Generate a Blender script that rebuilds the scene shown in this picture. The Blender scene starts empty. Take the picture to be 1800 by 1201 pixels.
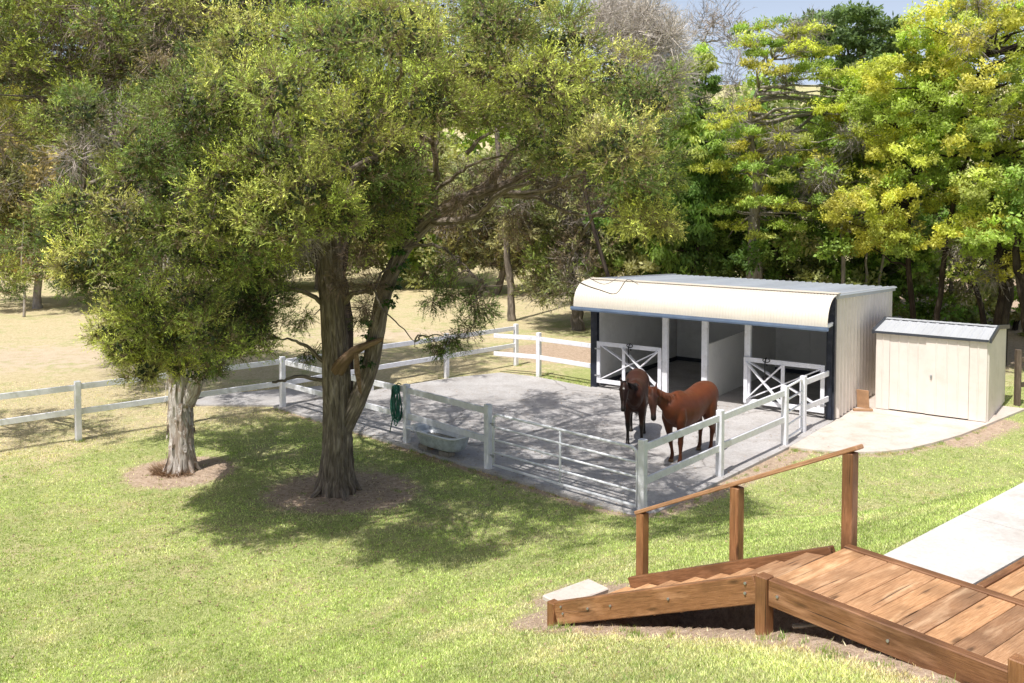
import bpy, math, random
import numpy as np
from mathutils import Vector, Matrix

random.seed(7)
R = np.random.default_rng(7)
C = bpy.context.scene.collection
scene = bpy.context.scene

# ------------------------------------------------------------------ camera calibration (1800 x 1201 photo pixels)
F, PIT, CY, H = 1643.0, math.radians(2.531), 409.3, 5.5
cp, sp = math.cos(PIT), math.sin(PIT)

def ray(px, py):
    dx = (px - 900) / F
    dy = -(py - CY) / F
    return np.array([dx, cp + dy * sp, -sp + dy * cp])

def at_z(px, py, z=0.0):
    d = ray(px, py)
    t = (z - H) / d[2]
    return np.array([0, 0, H]) + t * d

def at_y(px, py, y):
    d = ray(px, py)
    return np.array([0, 0, H]) + d * (y / d[1])

# ------------------------------------------------------------------ node helpers
def new_mat(name):
    m = bpy.data.materials.new(name)
    m.use_nodes = True
    nt = m.node_tree
    b = nt.nodes['Principled BSDF']
    return m, nt, b

def N(nt, kind, **kw):
    n = nt.nodes.new(kind)
    for k, v in kw.items():
        if k.startswith('i_'):
            n.inputs[k[2:].replace('_', ' ')].default_value = v
        else:
            setattr(n, k, v)
    return n

def L(nt, a, b):
    nt.links.new(a, b)

def rgba(c):
    return (c[0], c[1], c[2], 1.0)

def noise(nt, vec, scale, detail=4, rough=0.55, dist=0.0):
    n = N(nt, 'ShaderNodeTexNoise')
    n.inputs['Scale'].default_value = scale
    n.inputs['Detail'].default_value = detail
    n.inputs['Roughness'].default_value = rough
    n.inputs['Distortion'].default_value = dist
    if vec is not None:
        L(nt, vec, n.inputs['Vector'])
    return n.outputs['Fac']

def ramp(nt, fac, stops):
    r = N(nt, 'ShaderNodeValToRGB')
    cr = r.color_ramp
    while len(cr.elements) > 1:
        cr.elements.remove(cr.elements[-1])
    cr.elements[0].position = stops[0][0]
    cr.elements[0].color = rgba(stops[0][1]) if not np.isscalar(stops[0][1]) else rgba([stops[0][1]] * 3)
    for p, c in stops[1:]:
        e = cr.elements.new(p)
        e.color = rgba(c) if not np.isscalar(c) else rgba([c] * 3)
    L(nt, fac, r.inputs['Fac'])
    return r.outputs['Color']

def mix(nt, fac, a, b, mode='MIX'):
    m = N(nt, 'ShaderNodeMix', data_type='RGBA', blend_type=mode)
    for sock, v in (('Factor', fac), ('A', a), ('B', b)):
        s = [x for x in m.inputs if x.name == sock and x.enabled][0] if sock == 'Factor' else [x for x in m.inputs if x.name == sock and x.type == 'RGBA'][0]
        if sock == 'Factor':
            s = m.inputs[0]
        if hasattr(v, 'links'):
            L(nt, v, s)
        elif sock == 'Factor':
            s.default_value = v
        else:
            s.default_value = rgba(v)
    return [o for o in m.outputs if o.type == 'RGBA'][0]

def math_(nt, op, a, b=None, clamp=False):
    m = N(nt, 'ShaderNodeMath', operation=op, use_clamp=clamp)
    for i, v in enumerate((a, b)):
        if v is None:
            continue
        if hasattr(v, 'links'):
            L(nt, v, m.inputs[i])
        else:
            m.inputs[i].default_value = v
    return m.outputs[0]

def mapping(nt, vec, scale=(1, 1, 1)):
    m = N(nt, 'ShaderNodeMapping')
    m.inputs['Scale'].default_value = scale
    L(nt, vec, m.inputs['Vector'])
    return m.outputs['Vector']

def bump(nt, b, h, strength=0.3, dist=0.02):
    n = N(nt, 'ShaderNodeBump')
    n.inputs['Strength'].default_value = strength
    n.inputs['Distance'].default_value = dist
    L(nt, h, n.inputs['Height'])
    L(nt, n.outputs['Normal'], b.inputs['Normal'])

def attr(nt, name, out='Color'):
    return N(nt, 'ShaderNodeAttribute', attribute_name=name).outputs[out]

def objco(nt):
    return N(nt, 'ShaderNodeTexCoord').outputs['Object']

# ------------------------------------------------------------------ materials
def mat_plain(name, col, rough=0.6, var=0.12, scale=6, metal=0.0, bumpk=0.0, spec=0.4, dirt=None):
    m, nt, b = new_mat(name)
    v = attr(nt, 'gc', 'Vector')
    n1 = noise(nt, v, scale, 5, 0.6)
    lo = [c * (1 - var) for c in col]
    hi = [min(1, c * (1 + var)) for c in col]
    c = ramp(nt, n1, [(0.3, lo), (0.7, hi)])
    if dirt is not None:
        n2 = noise(nt, v, scale * 0.6, 8, 0.72)
        f = ramp(nt, n2, [(0.5, 0.0), (0.72, 1.0)])
        c = mix(nt, math_(nt, 'MULTIPLY', f, dirt[1]), c, dirt[0])
    L(nt, c, b.inputs['Base Color'])
    b.inputs['Roughness'].default_value = rough
    b.inputs['Metallic'].default_value = metal
    b.inputs['Specular IOR Level'].default_value = spec
    if bumpk:
        bump(nt, b, noise(nt, v, scale * 8, 5, 0.6), bumpk, 0.01)
    return m

M_WHITE = mat_plain('white_paint', (0.82, 0.82, 0.87), 0.55, 0.06, 9, dirt=((0.42, 0.40, 0.36), 0.45), bumpk=0.25)
M_GATEM = mat_plain('white_tube', (0.86, 0.87, 0.91), 0.35, 0.05, 5, dirt=((0.5, 0.45, 0.4), 0.3))
M_CREAM = mat_plain('cream_steel', (0.76, 0.69, 0.635), 0.42, 0.05, 2.5, dirt=((0.5, 0.44, 0.36), 0.35), spec=0.5)
M_CREAML = mat_plain('cream_steel_awning', (0.72, 0.66, 0.57), 0.42, 0.05, 1.5, dirt=((0.6, 0.54, 0.45), 0.5), spec=0.5)
M_ROOF = mat_plain('grey_roof_steel', (0.46, 0.49, 0.54), 0.45, 0.12, 1.5, dirt=((0.25, 0.24, 0.24), 0.6), spec=0.5)
M_SHROOF = mat_plain('pale_roof_steel', (0.50, 0.51, 0.53), 0.55, 0.06, 2, dirt=((0.4, 0.38, 0.38), 0.5))
M_TRIM = mat_plain('slate_trim', (0.045, 0.05, 0.065), 0.45, 0.15, 3, spec=0.5)
M_GUTTER = mat_plain('blue_grey_gutter', (0.13, 0.18, 0.27), 0.4, 0.15, 3, dirt=((0.1, 0.1, 0.12), 0.5))
M_BLACKP = mat_plain('charcoal_post', (0.016, 0.02, 0.034), 0.4, 0.4, 5, dirt=((0.12, 0.12, 0.14), 0.6))
M_INNER = mat_plain('inner_lining', (0.86, 0.85, 0.82), 0.7, 0.05, 1.2, dirt=((0.3, 0.28, 0.25), 0.35))
M_DARKIN = mat_plain('inner_lining_shade', (0.40, 0.38, 0.36), 0.75, 0.06, 1.2)
M_BLACK = mat_plain('black_strap', (0.012, 0.012, 0.014), 0.6, 0.2, 20)
M_ENAMEL = mat_plain('enamel', (0.80, 0.82, 0.84), 0.25, 0.06, 4, dirt=((0.33, 0.3, 0.24), 0.5), spec=0.5)
M_TUBOUT = mat_plain('tub_grey_underside', (0.52, 0.56, 0.60), 0.5, 0.2, 8, dirt=((0.12, 0.13, 0.13), 0.6))
M_HOSE = mat_plain('green_hose', (0.02, 0.12, 0.085), 0.4, 0.3, 20)
M_STONE = mat_plain('brick_red', (0.30, 0.17, 0.12), 0.85, 0.25, 14, bumpk=0.5)
M_BLOCK = mat_plain('concrete_block', (0.30, 0.26, 0.22), 0.85, 0.25, 14, bumpk=0.5)
M_PLY = mat_plain('plywood', (0.42, 0.25, 0.14), 0.7, 0.2, 6)
M_HOOF = mat_plain('hoof', (0.20, 0.12, 0.07), 0.5, 0.3, 20)
M_STEEL = mat_plain('galvanised', (0.45, 0.46, 0.48), 0.35, 0.1, 10, metal=0.7)

def mat_wood(name, c0, c1, c2, rough=0.55, grain=1.0):
    m, nt, b = new_mat(name)
    v = attr(nt, 'gc', 'Vector')
    s = mapping(nt, v, (2.6, 26 * grain, 26 * grain))
    g = noise(nt, s, 2.2, 9, 0.72, 0.6)
    c = ramp(nt, g, [(0.28, c0), (0.5, c1), (0.72, c2)])
    big = noise(nt, v, 2.2, 3, 0.5)
    c = mix(nt, ramp(nt, big, [(0.45, 0.0), (0.68, 0.75)]), c, [x * 0.5 for x in c1])
    pale = noise(nt, mapping(nt, v, (1.0, 5, 5)), 1.7, 4, 0.6)
    c = mix(nt, ramp(nt, pale, [(0.55, 0.0), (0.75, 0.55)]), c, [min(1, x * 1.5 + 0.05) for x in c2])
    crk = noise(nt, mapping(nt, v, (0.8, 30, 30)), 1.1, 3, 0.5, 0.5)
    ck = ramp(nt, crk, [(0.66, 0.0), (0.70, 1.0)])
    c = mix(nt, math_(nt, 'MULTIPLY', ck, 0.85), c, [x * 0.12 for x in c0])
    kn = N(nt, 'ShaderNodeTexVoronoi')
    kn.inputs['Scale'].default_value = 1.0
    L(nt, mapping(nt, v, (1.4, 5.5, 5.5)), kn.inputs['Vector'])
    kf = ramp(nt, kn.outputs['Distance'], [(0.05, 1.0), (0.13, 0.0)])
    c = mix(nt, math_(nt, 'MULTIPLY', kf, 0.7), c, [x * 0.3 for x in c0])
    oi = N(nt, 'ShaderNodeObjectInfo')
    c = mix(nt, 1.0, c, ramp(nt, oi.outputs['Random'], [(0.0, (0.74, 0.72, 0.72)), (0.5, (1.0, 1.0, 1.0)), (1.0, (1.25, 1.22, 1.12))]), 'MULTIPLY')
    L(nt, c, b.inputs['Base Color'])
    b.inputs['Roughness'].default_value = rough
    hgt = math_(nt, 'SUBTRACT', g, math_(nt, 'MULTIPLY', ck, 0.8))
    bump(nt, b, hgt, 0.5, 0.006)
    return m

M_DECK = mat_wood('deck_boards', (0.24, 0.115, 0.05), (0.50, 0.27, 0.135), (0.68, 0.43, 0.25), grain=1.8)
M_BEAM = mat_wood('deck_beam', (0.11, 0.046, 0.018), (0.27, 0.122, 0.052), (0.41, 0.21, 0.10), 0.45, 1.8)
M_OLDW = mat_wood('weathered_post', (0.06, 0.04, 0.03), (0.13, 0.095, 0.07), (0.2, 0.15, 0.11), 0.8)

def mat_bark(name, dark, mid, light, patch=None, vs=3.0, hs=26.0, bk=1.0):
    m, nt, b = new_mat(name)
    v = attr(nt, 'gc', 'Vector')
    s = mapping(nt, v, (hs, vs, hs))
    g = noise(nt, s, 1.0, 8, 0.65, 0.6)
    c = ramp(nt, g, [(0.3, dark), (0.5, mid), (0.68, light)])
    if patch:
        p = noise(nt, mapping(nt, v, (6, 2.2, 6)), 1.3, 6, 0.65, 0.8)
        c = mix(nt, ramp(nt, p, [(0.50, 0.0), (0.56, 1.0)]), c, patch)
    big = noise(nt, v, 1.4, 3)
    c = mix(nt, ramp(nt, big, [(0.35, 0.0), (0.7, 0.5)]), c, [x * 0.6 for x in mid])
    L(nt, c, b.inputs['Base Color'])
    b.inputs['Roughness'].default_value = 0.9
    b.inputs['Specular IOR Level'].default_value = 0.1
    bump(nt, b, g, bk, 0.04)
    return m

M_BARK = mat_bark('bark_grey_brown', (0.05, 0.038, 0.03), (0.23, 0.185, 0.15), (0.50, 0.42, 0.35))
M_BARKW = mat_bark('bark_paper_white', (0.16, 0.125, 0.10), (0.62, 0.56, 0.51), (0.85, 0.81, 0.76), patch=(0.36, 0.27, 0.21))
M_BARKB = mat_bark('bark_background', (0.06, 0.05, 0.04), (0.19, 0.16, 0.13), (0.36, 0.31, 0.26), vs=2, hs=9, bk=0.6)
M_BARKP = mat_bark('bark_pale', (0.16, 0.14, 0.11), (0.36, 0.32, 0.28), (0.55, 0.5, 0.45), vs=2, hs=9, bk=0.6)
M_BARKD = mat_bark('bark_dark', (0.012, 0.01, 0.009), (0.045, 0.034, 0.027), (0.10, 0.08, 0.06), vs=2, hs=9, bk=0.6)
M_SCAR = mat_bark('bark_orange', (0.08, 0.055, 0.04), (0.24, 0.155, 0.10), (0.36, 0.25, 0.18), vs=2, hs=20, bk=0.6)

def mat_leaf(name, trans=0.22, rough=0.5):
    m, nt, b = new_mat(name)
    c = attr(nt, 'tint')
    L(nt, c, b.inputs['Base Color'])
    b.inputs['Roughness'].default_value = rough
    b.inputs['Specular IOR Level'].default_value = 0.25
    t = N(nt, 'ShaderNodeBsdfTranslucent')
    tc = mix(nt, 0.5, c, (1.0, 1.0, 0.3), 'MULTIPLY')
    L(nt, mix(nt, 1.0, tc, (1.5, 1.5, 1.1), 'MULTIPLY'), t.inputs['Color'])
    ms = N(nt, 'ShaderNodeMixShader')
    ms.inputs[0].default_value = trans
    L(nt, b.outputs[0], ms.inputs[1])
    L(nt, t.outputs[0], ms.inputs[2])
    L(nt, ms.outputs[0], nt.nodes['Material Output'].inputs['Surface'])
    return m

M_LEAF = mat_leaf('leaf')
M_LEAFB = mat_leaf('leaf_broad', 0.38)
M_TWIG = mat_leaf('twig', 0.0, 0.9)
M_BLADE = mat_leaf('blade', 0.3, 0.6)

def mat_concrete(name, c0, c1, stain, joints=False, sp=0.75):
    m, nt, b = new_mat(name)
    v = objco(nt)
    n1 = noise(nt, v, 0.8, 6, 0.6)
    c = ramp(nt, n1, [(0.3, c0), (0.7, c1)])
    n2 = noise(nt, v, 26, 4, 0.75)
    c = mix(nt, sp, c, ramp(nt, n2, [(0.32, 0.50), (0.62, 1.0)]), 'MULTIPLY')
    n3 = noise(nt, v, 1.9, 7, 0.7)
    c = mix(nt, ramp(nt, n3, [(0.47, 0.0), (0.70, 0.75)]), c, stain)
    n4 = noise(nt, v, 60, 2, 0.6)
    c = mix(nt, ramp(nt, n4, [(0.66, 0.0), (0.74, 0.7 * sp)]), c, [x * 0.45 for x in stain])
    if joints:
        vo = N(nt, 'ShaderNodeTexVoronoi', feature='DISTANCE_TO_EDGE')
        vo.inputs['Scale'].default_value = 0.2
        L(nt, N(nt, 'ShaderNodeVectorMath', operation='ADD').outputs[0], vo.inputs['Vector'])
        va = vo.inputs['Vector'].links[0].from_node
        L(nt, v, va.inputs[0])
        nn = N(nt, 'ShaderNodeTexNoise')
        nn.inputs['Scale'].default_value = 2.5
        L(nt, v, nn.inputs['Vector'])
        sc = N(nt, 'ShaderNodeVectorMath', operation='SCALE')
        L(nt, nn.outputs['Color'], sc.inputs[0])
        sc.inputs['Scale'].default_value = 0.35
        L(nt, sc.outputs[0], va.inputs[1])
        cr = ramp(nt, vo.outputs['Distance'], [(0.0, 1.0), (0.006, 0.0)])
        c = mix(nt, math_(nt, 'MULTIPLY', cr, 0.55), c, (0.08, 0.07, 0.06))
    L(nt, c, b.inputs['Base Color'])
    b.inputs['Roughness'].default_value = 0.9
    b.inputs['Specular IOR Level'].default_value = 0.2
    bump(nt, b, n2, 0.4, 0.01)
    return m

M_CONC = mat_concrete('concrete_rough', (0.48, 0.455, 0.44), (0.60, 0.575, 0.56), (0.36, 0.325, 0.30), True, 0.62)
M_APRON = mat_concrete('concrete_smooth', (0.62, 0.55, 0.49), (0.72, 0.65, 0.58), (0.48, 0.37, 0.28), sp=0.3)
M_PATH = mat_concrete('concrete_path_pale', (0.60, 0.57, 0.53), (0.72, 0.69, 0.65), (0.44, 0.39, 0.34), sp=0.35)

def mat_ground():
    m, nt, b = new_mat('ground_grass')
    v = objco(nt)
    msk = attr(nt, 'mask')
    sep = N(nt, 'ShaderNodeSeparateColor')
    L(nt, msk, sep.inputs[0])
    dirt, dry, bare = sep.outputs[0], sep.outputs[1], sep.outputs[2]
    f = noise(nt, v, 14, 6, 0.75)
    f2 = noise(nt, mapping(nt, v, (1, 1, 1)), 55, 3, 0.7)
    big = noise(nt, v, 0.45, 5, 0.62)
    med = noise(nt, v, 2.3, 5, 0.65)
    green = ramp(nt, f, [(0.25, (0.20, 0.24, 0.07)), (0.5, (0.43, 0.47, 0.18)), (0.75, (0.62, 0.62, 0.31))])
    dryc = ramp(nt, f, [(0.25, (0.36, 0.29, 0.15)), (0.5, (0.66, 0.55, 0.33)), (0.75, (0.78, 0.70, 0.48))])
    dirtc = ramp(nt, f, [(0.25, (0.30, 0.21, 0.145)), (0.5, (0.56, 0.42, 0.31)), (0.75, (0.76, 0.62, 0.48))])
    barec = ramp(nt, med, [(0.3, (0.60, 0.47, 0.34)), (0.7, (0.74, 0.61, 0.44))])
    k = math_(nt, 'ADD', dry, math_(nt, 'MULTIPLY', math_(nt, 'SUBTRACT', med, 0.5), 1.5))
    k = math_(nt, 'ADD', k, math_(nt, 'MULTIPLY', math_(nt, 'SUBTRACT', big, 0.5), 1.5))
    c = mix(nt, ramp(nt, k, [(0.25, 0.0), (0.8, 1.0)]), green, dryc)
    kb = math_(nt, 'ADD', bare, math_(nt, 'MULTIPLY', math_(nt, 'SUBTRACT', med, 0.5), 1.6))
    c = mix(nt, ramp(nt, kb, [(0.35, 0.0), (0.7, 0.9)]), c, barec)
    kd = math_(nt, 'ADD', dirt, math_(nt, 'MULTIPLY', math_(nt, 'SUBTRACT', noise(nt, v, 5, 6, 0.75), 0.5), 1.3))
    c = mix(nt, ramp(nt, kd, [(0.35, 0.0), (0.62, 1.0)]), c, dirtc)
    c = mix(nt, 0.7, c, ramp(nt, f2, [(0.3, 0.65), (0.65, 1.1)]), 'MULTIPLY')
    L(nt, c, b.inputs['Base Color'])
    b.inputs['Roughness'].default_value = 0.95
    b.inputs['Specular IOR Level'].default_value = 0.05
    bump(nt, b, f, 0.9, 0.05)
    return m

M_GROUND = mat_ground()

def mat_coat():
    m, nt, b = new_mat('horse_coat')
    c = attr(nt, 'tint')
    v = objco(nt)
    n = noise(nt, v, 5, 4, 0.6)
    c = mix(nt, 0.6, c, ramp(nt, n, [(0.3, 0.6), (0.7, 1.15)]), 'MULTIPLY')
    L(nt, c, b.inputs['Base Color'])
    b.inputs['Roughness'].default_value = 0.48
    b.inputs['Specular IOR Level'].default_value = 0.24
    b.inputs['Sheen Weight'].default_value = 0.0
    b.inputs['Sheen Tint'].default_value = (0.9, 0.5, 0.3, 1)
    bump(nt, b, noise(nt, mapping(nt, v, (30, 30, 90)), 3, 3), 0.12, 0.005)
    return m

M_COAT = mat_coat()
M_EYE = mat_plain('eye', (0.008, 0.006, 0.005), 0.1, 0.1, 5, spec=0.8)

# troughwater
def mat_water():
    m, nt, b = new_mat('trough_water')
    v = objco(nt)
    L(nt, ramp(nt, noise(nt, v, 9, 5), [(0.3, (0.14, 0.125, 0.075)), (0.7, (0.24, 0.21, 0.14))]), b.inputs['Base Color'])
    b.inputs['Roughness'].default_value = 0.08
    bump(nt, b, noise(nt, v, 14, 2), 0.06, 0.01)
    return m
M_WATER = mat_water()

# ------------------------------------------------------------------ mesh builder
class MB:
    """collects verts / faces and a per-vertex grain coordinate 'gc', then links ONE mesh object"""
    def __init__(s):
        s.v, s.f, s.g = [], [], []

    def add(s, vs, fs, gs=None):
        o = len(s.v)
        s.v += [tuple(map(float, p)) for p in vs]
        s.f += [tuple(i + o for i in f) for f in fs]
        s.g += [tuple(map(float, p)) for p in (gs if gs is not None else vs)]

    def box(s, c, size, ax=None, bev=0.0):
        """c centre, size along axes ax (3 unit vectors); grain runs along the longest axis"""
        c = np.array(c, float)
        if ax is None:
            ax = np.eye(3)
        ax = [np.array(a, float) / np.linalg.norm(a) for a in ax]
        h = np.array(size, float) / 2
        off = R.random(3) * 50
        order = np.argsort(-h)
        b = min(bev, h.min() * 0.45)
        vs, gs, fs = [], [], []
        if b <= 0:
            P = [np.array([sx, sy, sz]) * h for sx in (-1, 1) for sy in (-1, 1) for sz in (-1, 1)]
            fs = [(0, 1, 3, 2), (4, 6, 7, 5), (0, 4, 5, 1), (2, 3, 7, 6), (0, 2, 6, 4), (1, 5, 7, 3)]
        else:
            P = []
            idx = {}
            for sx in (-1, 1):
                for sy in (-1, 1):
                    for sz in (-1, 1):
                        sg = np.array([sx, sy, sz])
                        for k in range(3):
                            q = sg * (h - b)
                            q[k] = sg[k] * h[k]
                            idx[(sx, sy, sz, k)] = len(P)
                            P.append(q)
            def quad(a, b_, c_, d):
                fs.append((a, b_, c_, d))
            for k in range(3):
                i, j = [(1, 2), (2, 0), (0, 1)][k]
                for sgn in (-1, 1):
                    def key(a, bb):
                        t = [0, 0, 0]
                        t[k] = sgn; t[i] = a; t[j] = bb
                        return idx[(t[0], t[1], t[2], k)]
                    q = [key(-1, -1), key(1, -1), key(1, 1), key(-1, 1)]
                    fs.append(tuple(q if sgn > 0 else q[::-1]))
            for k in range(3):
                i, j = [(1, 2), (2, 0), (0, 1)][k]
                for a in (-1, 1):
                    for bb in (-1, 1):
                        def kk(sk, which):
                            t = [0, 0, 0]
                            t[k] = sk; t[i] = a; t[j] = bb
                            return idx[(t[0], t[1], t[2], which)]
                        q = [kk(-1, i), kk(1, i), kk(1, j), kk(-1, j)]
                        fs.append(tuple(q if a * bb > 0 else q[::-1]))
            for sx in (-1, 1):
                for sy in (-1, 1):
                    for sz in (-1, 1):
                        q = [idx[(sx, sy, sz, k)] for k in range(3)]
                        fs.append(tuple(q if sx * sy * sz > 0 else q[::-1]))
        for p in P:
            vs.append(c + ax[0] * p[0] + ax[1] * p[1] + ax[2] * p[2])
            gs.append(np.array([p[order[0]], p[order[1]], p[order[2]]]) + off)
        s.add(vs, fs, gs)

    def bar(s, a, b, w, h, up=(0, 0, 1), bev=0.0):
        a, b = np.array(a, float), np.array(b, float)
        d = b - a
        l = np.linalg.norm(d)
        d = d / l
        up = np.array(up, float)
        sd = np.cross(up, d)
        sd /= np.linalg.norm(sd)
        u = np.cross(d, sd)
        s.box((a + b) / 2, (l, w, h), (d, sd, u), bev)

    def tube(s, pts, rad, n=8, rough=0.0, caps=True, ridges=0, seed=0.0):
        pts = [np.array(p, float) for p in pts]
        m = len(pts)
        if np.isscalar(rad):
            rad = [rad] * m
        vs, gs, fs = [], [], []
        prev = None
        ln = seed * 3.7
        for i in range(m):
            t = pts[min(i + 1, m - 1)] - pts[max(i - 1, 0)]
            t /= (np.linalg.norm(t) + 1e-9)
            if prev is None:
                a = np.array([1, 0, 0.0]) if abs(t[0]) < 0.8 else np.array([0, 1.0, 0])
                a = a - t * (a @ t)
            else:
                a = prev - t * (prev @ t)
            a /= np.linalg.norm(a)
            prev = a
            b = np.cross(t, a)
            if i:
                ln += np.linalg.norm(pts[i] - pts[i - 1])
            for k in range(n):
                th = 2 * math.pi * k / n
                r = rad[i]
                if rough:
                    r *= 1 + rough * (math.sin(3 * th + ln * 1.3 + seed) * 0.5 + math.sin(7 * th + seed * 2 + ln * 0.7) * 0.3 + math.sin(2 * th - ln * 3.1) * 0.4)
                if ridges:
                    r *= 1 + ridges * (math.sin(13 * th + 1.5 * math.sin(ln * 2.2 + seed)) * 0.5 + math.sin(29 * th + 2.0 * math.sin(ln * 3.1)) * 0.35 + R.normal() * 0.18)
                vs.append(pts[i] + (a * math.cos(th) + b * math.sin(th)) * r)
                gs.append((math.cos(th) * rad[i] * 1.0 + seed, ln, math.sin(th) * rad[i]))
        for i in range(m - 1):
            for k in range(n):
                k2 = (k + 1) % n
                fs.append((i * n + k, i * n + k2, (i + 1) * n + k2, (i + 1) * n + k))
        if caps:
            fs.append(tuple(range(n))[::-1])
            fs.append(tuple((m - 1) * n + k for k in range(n)))
        s.add(vs, fs, gs)

    def build(s, name, mat, parent=None, smooth=False, loc=None):
        me = bpy.data.meshes.new(name)
        vv = s.v
        if loc is not None:
            vv = [(x - loc[0], y - loc[1], z - loc[2]) for x, y, z in s.v]
        me.from_pydata(vv, [], s.f)
        a = me.attributes.new('gc', 'FLOAT_VECTOR', 'POINT')
        a.data.foreach_set('vector', np.array(s.g, dtype=np.float32).ravel())
        me.materials.append(mat)
        if smooth:
            me.polygons.foreach_set('use_smooth', [True] * len(me.polygons))
        me.update()
        o = bpy.data.objects.new(name, me)
        C.objects.link(o)
        if loc is not None:
            o.location = loc
        if parent:
            o.parent = parent
            if loc is None:
                o.matrix_parent_inverse = parent.matrix_world.inverted()
                pl = parent
                tot = Vector((0, 0, 0))
                while pl is not None:
                    tot += pl.location
                    pl = pl.parent
                o.matrix_parent_inverse = Matrix.Identity(4)
                o.location = -tot
        return o

def raw_mesh(name, V, Fc, mat, tint=None, parent=None):
    """V (n,3) float, Fc (m,k) int with constant k; tint (n,3)"""
    V = np.asarray(V, np.float32)
    Fc = np.asarray(Fc, np.int32)
    me = bpy.data.meshes.new(name)
    me.vertices.add(len(V))
    me.vertices.foreach_set('co', V.ravel())
    k = Fc.shape[1]
    me.loops.add(Fc.size)
    me.loops.foreach_set('vertex_index', Fc.ravel())
    me.polygons.add(len(Fc))
    me.polygons.foreach_set('loop_start', np.arange(0, Fc.size, k, dtype=np.int32))
    me.polygons.foreach_set('loop_total', np.full(len(Fc), k, np.int32))
    if tint is not None:
        a = me.attributes.new('tint', 'FLOAT_COLOR', 'POINT')
        t = np.ones((len(V), 4), np.float32)
        t[:, :3] = tint
        a.data.foreach_set('color', t.ravel())
    me.update(calc_edges=True)
    me.materials.append(mat)
    o = bpy.data.objects.new(name, me)
    C.objects.link(o)
    if parent:
        o.parent = parent
        tot = Vector((0, 0, 0))
        pl = parent
        while pl is not None:
            tot += pl.location
            pl = pl.parent
        o.location = -tot
    return o

def thing(name, label, cat, loc=(0, 0, 0), group=None):
    o = bpy.data.objects.new(name, None)
    o.empty_display_size = 0.2
    C.objects.link(o)
    o.location = tuple(map(float, loc))
    tag(o, label, cat, group)
    return o

def tag(o, label, cat, group=None):
    o['label'] = label
    o['category'] = cat
    if group:
        o['group'] = group
    return o

def struct(o, label=None):
    o['kind'] = 'structure'
    if label:
        o['label'] = label
    return o

# ------------------------------------------------------------------ terrain
def sst(e0, e1, x):
    t = np.clip((x - e0) / (e1 - e0), 0, 1)
    return t * t * (3 - 2 * t)

A_DK = np.array([2.04, 7.16])           # near deck corner
L_DK = np.array([0.627, -0.779])        # along the deck
W_DK = np.array([0.779, 0.627])         # across the deck
def dk(t, w, z):
    p = A_DK + L_DK * t + W_DK * w
    return np.array([p[0], p[1], z])

def ground_z(x, y):
    x = np.asarray(x, float); y = np.asarray(y, float)
    q = 0.265 * (15.2 - y) + 0.24 * (np.clip(x, -30, 6) - 2) * sst(17, 10, y)
    q = np.where(q < 3, 0.25 * np.log1p(np.exp(np.clip(q / 0.25, -40, 40))), q)     # soft zero
    q = 2.36 - 0.15 * np.log1p(np.exp(np.clip((2.36 - q) / 0.15, -40, 40)))          # soft cap
    q = np.where(q < -1, 0, q)
    q = np.clip(q, 0, 3) * sst(16.6, 14.6, y - np.clip(0.0 * x, -1, 1))
    hill = 0.16 * np.clip(y - 58, 0, 200) + 0.17 * np.clip(y - 40, 0, 18) * sst(8, 20, x)
    und = 0.03 * np.sin(x * 0.9 + 1) * np.sin(y * 0.7) * sst(17, 14, y)
    # hollow under the deck and steps
    rx, ry = x - A_DK[0], y - A_DK[1]
    t = rx * L_DK[0] + ry * L_DK[1]
    w = rx * W_DK[0] + ry * W_DK[1]
    pit = sst(-1.9, -1.2, t) * sst(0.03, 0.2, w) * sst(1.2, 0.9, w) * 0.45
    return q + hill + und - pit - 0.035

def segdist(px, py, a, b):
    a = np.array(a[:2]); b = np.array(b[:2])
    d = b - a
    t = np.clip(((px - a[0]) * d[0] + (py - a[1]) * d[1]) / (d @ d), 0, 1)
    return np.hypot(px - a[0] - t * d[0], py - a[1] - t * d[1])

K = {}
K['c497'] = at_z(497, 716); K['p715'] = at_z(715, 779); K['p858'] = at_z(858, 825); K['p1128'] = at_z(1129, 905)
K['p1265'] = at_z(1265, 838); K['p1379'] = at_z(1379, 783); K['p1411'] = at_z(1411, 760)
K['p138'] = at_z(138, 772); K['p785'] = at_z(785, 663); K['p907'] = at_z(907, 641); K['p947'] = at_z(947, 661)
S1 = np.array([7.74, 22.25, 0.0])
Ux = np.array([0.8146, -0.580, 0.0]); Vx = np.array([0.580, 0.8146, 0.0])
LEN, DEP = 6.65, 5.25
S0 = S1 - Ux * LEN
def st(u, v, z=0.0):
    return S0 + Ux * u + Vx * v + np.array([0, 0, z])
TREE1 = at_z(320, 824); TREE2 = at_z(592, 862)

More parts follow.
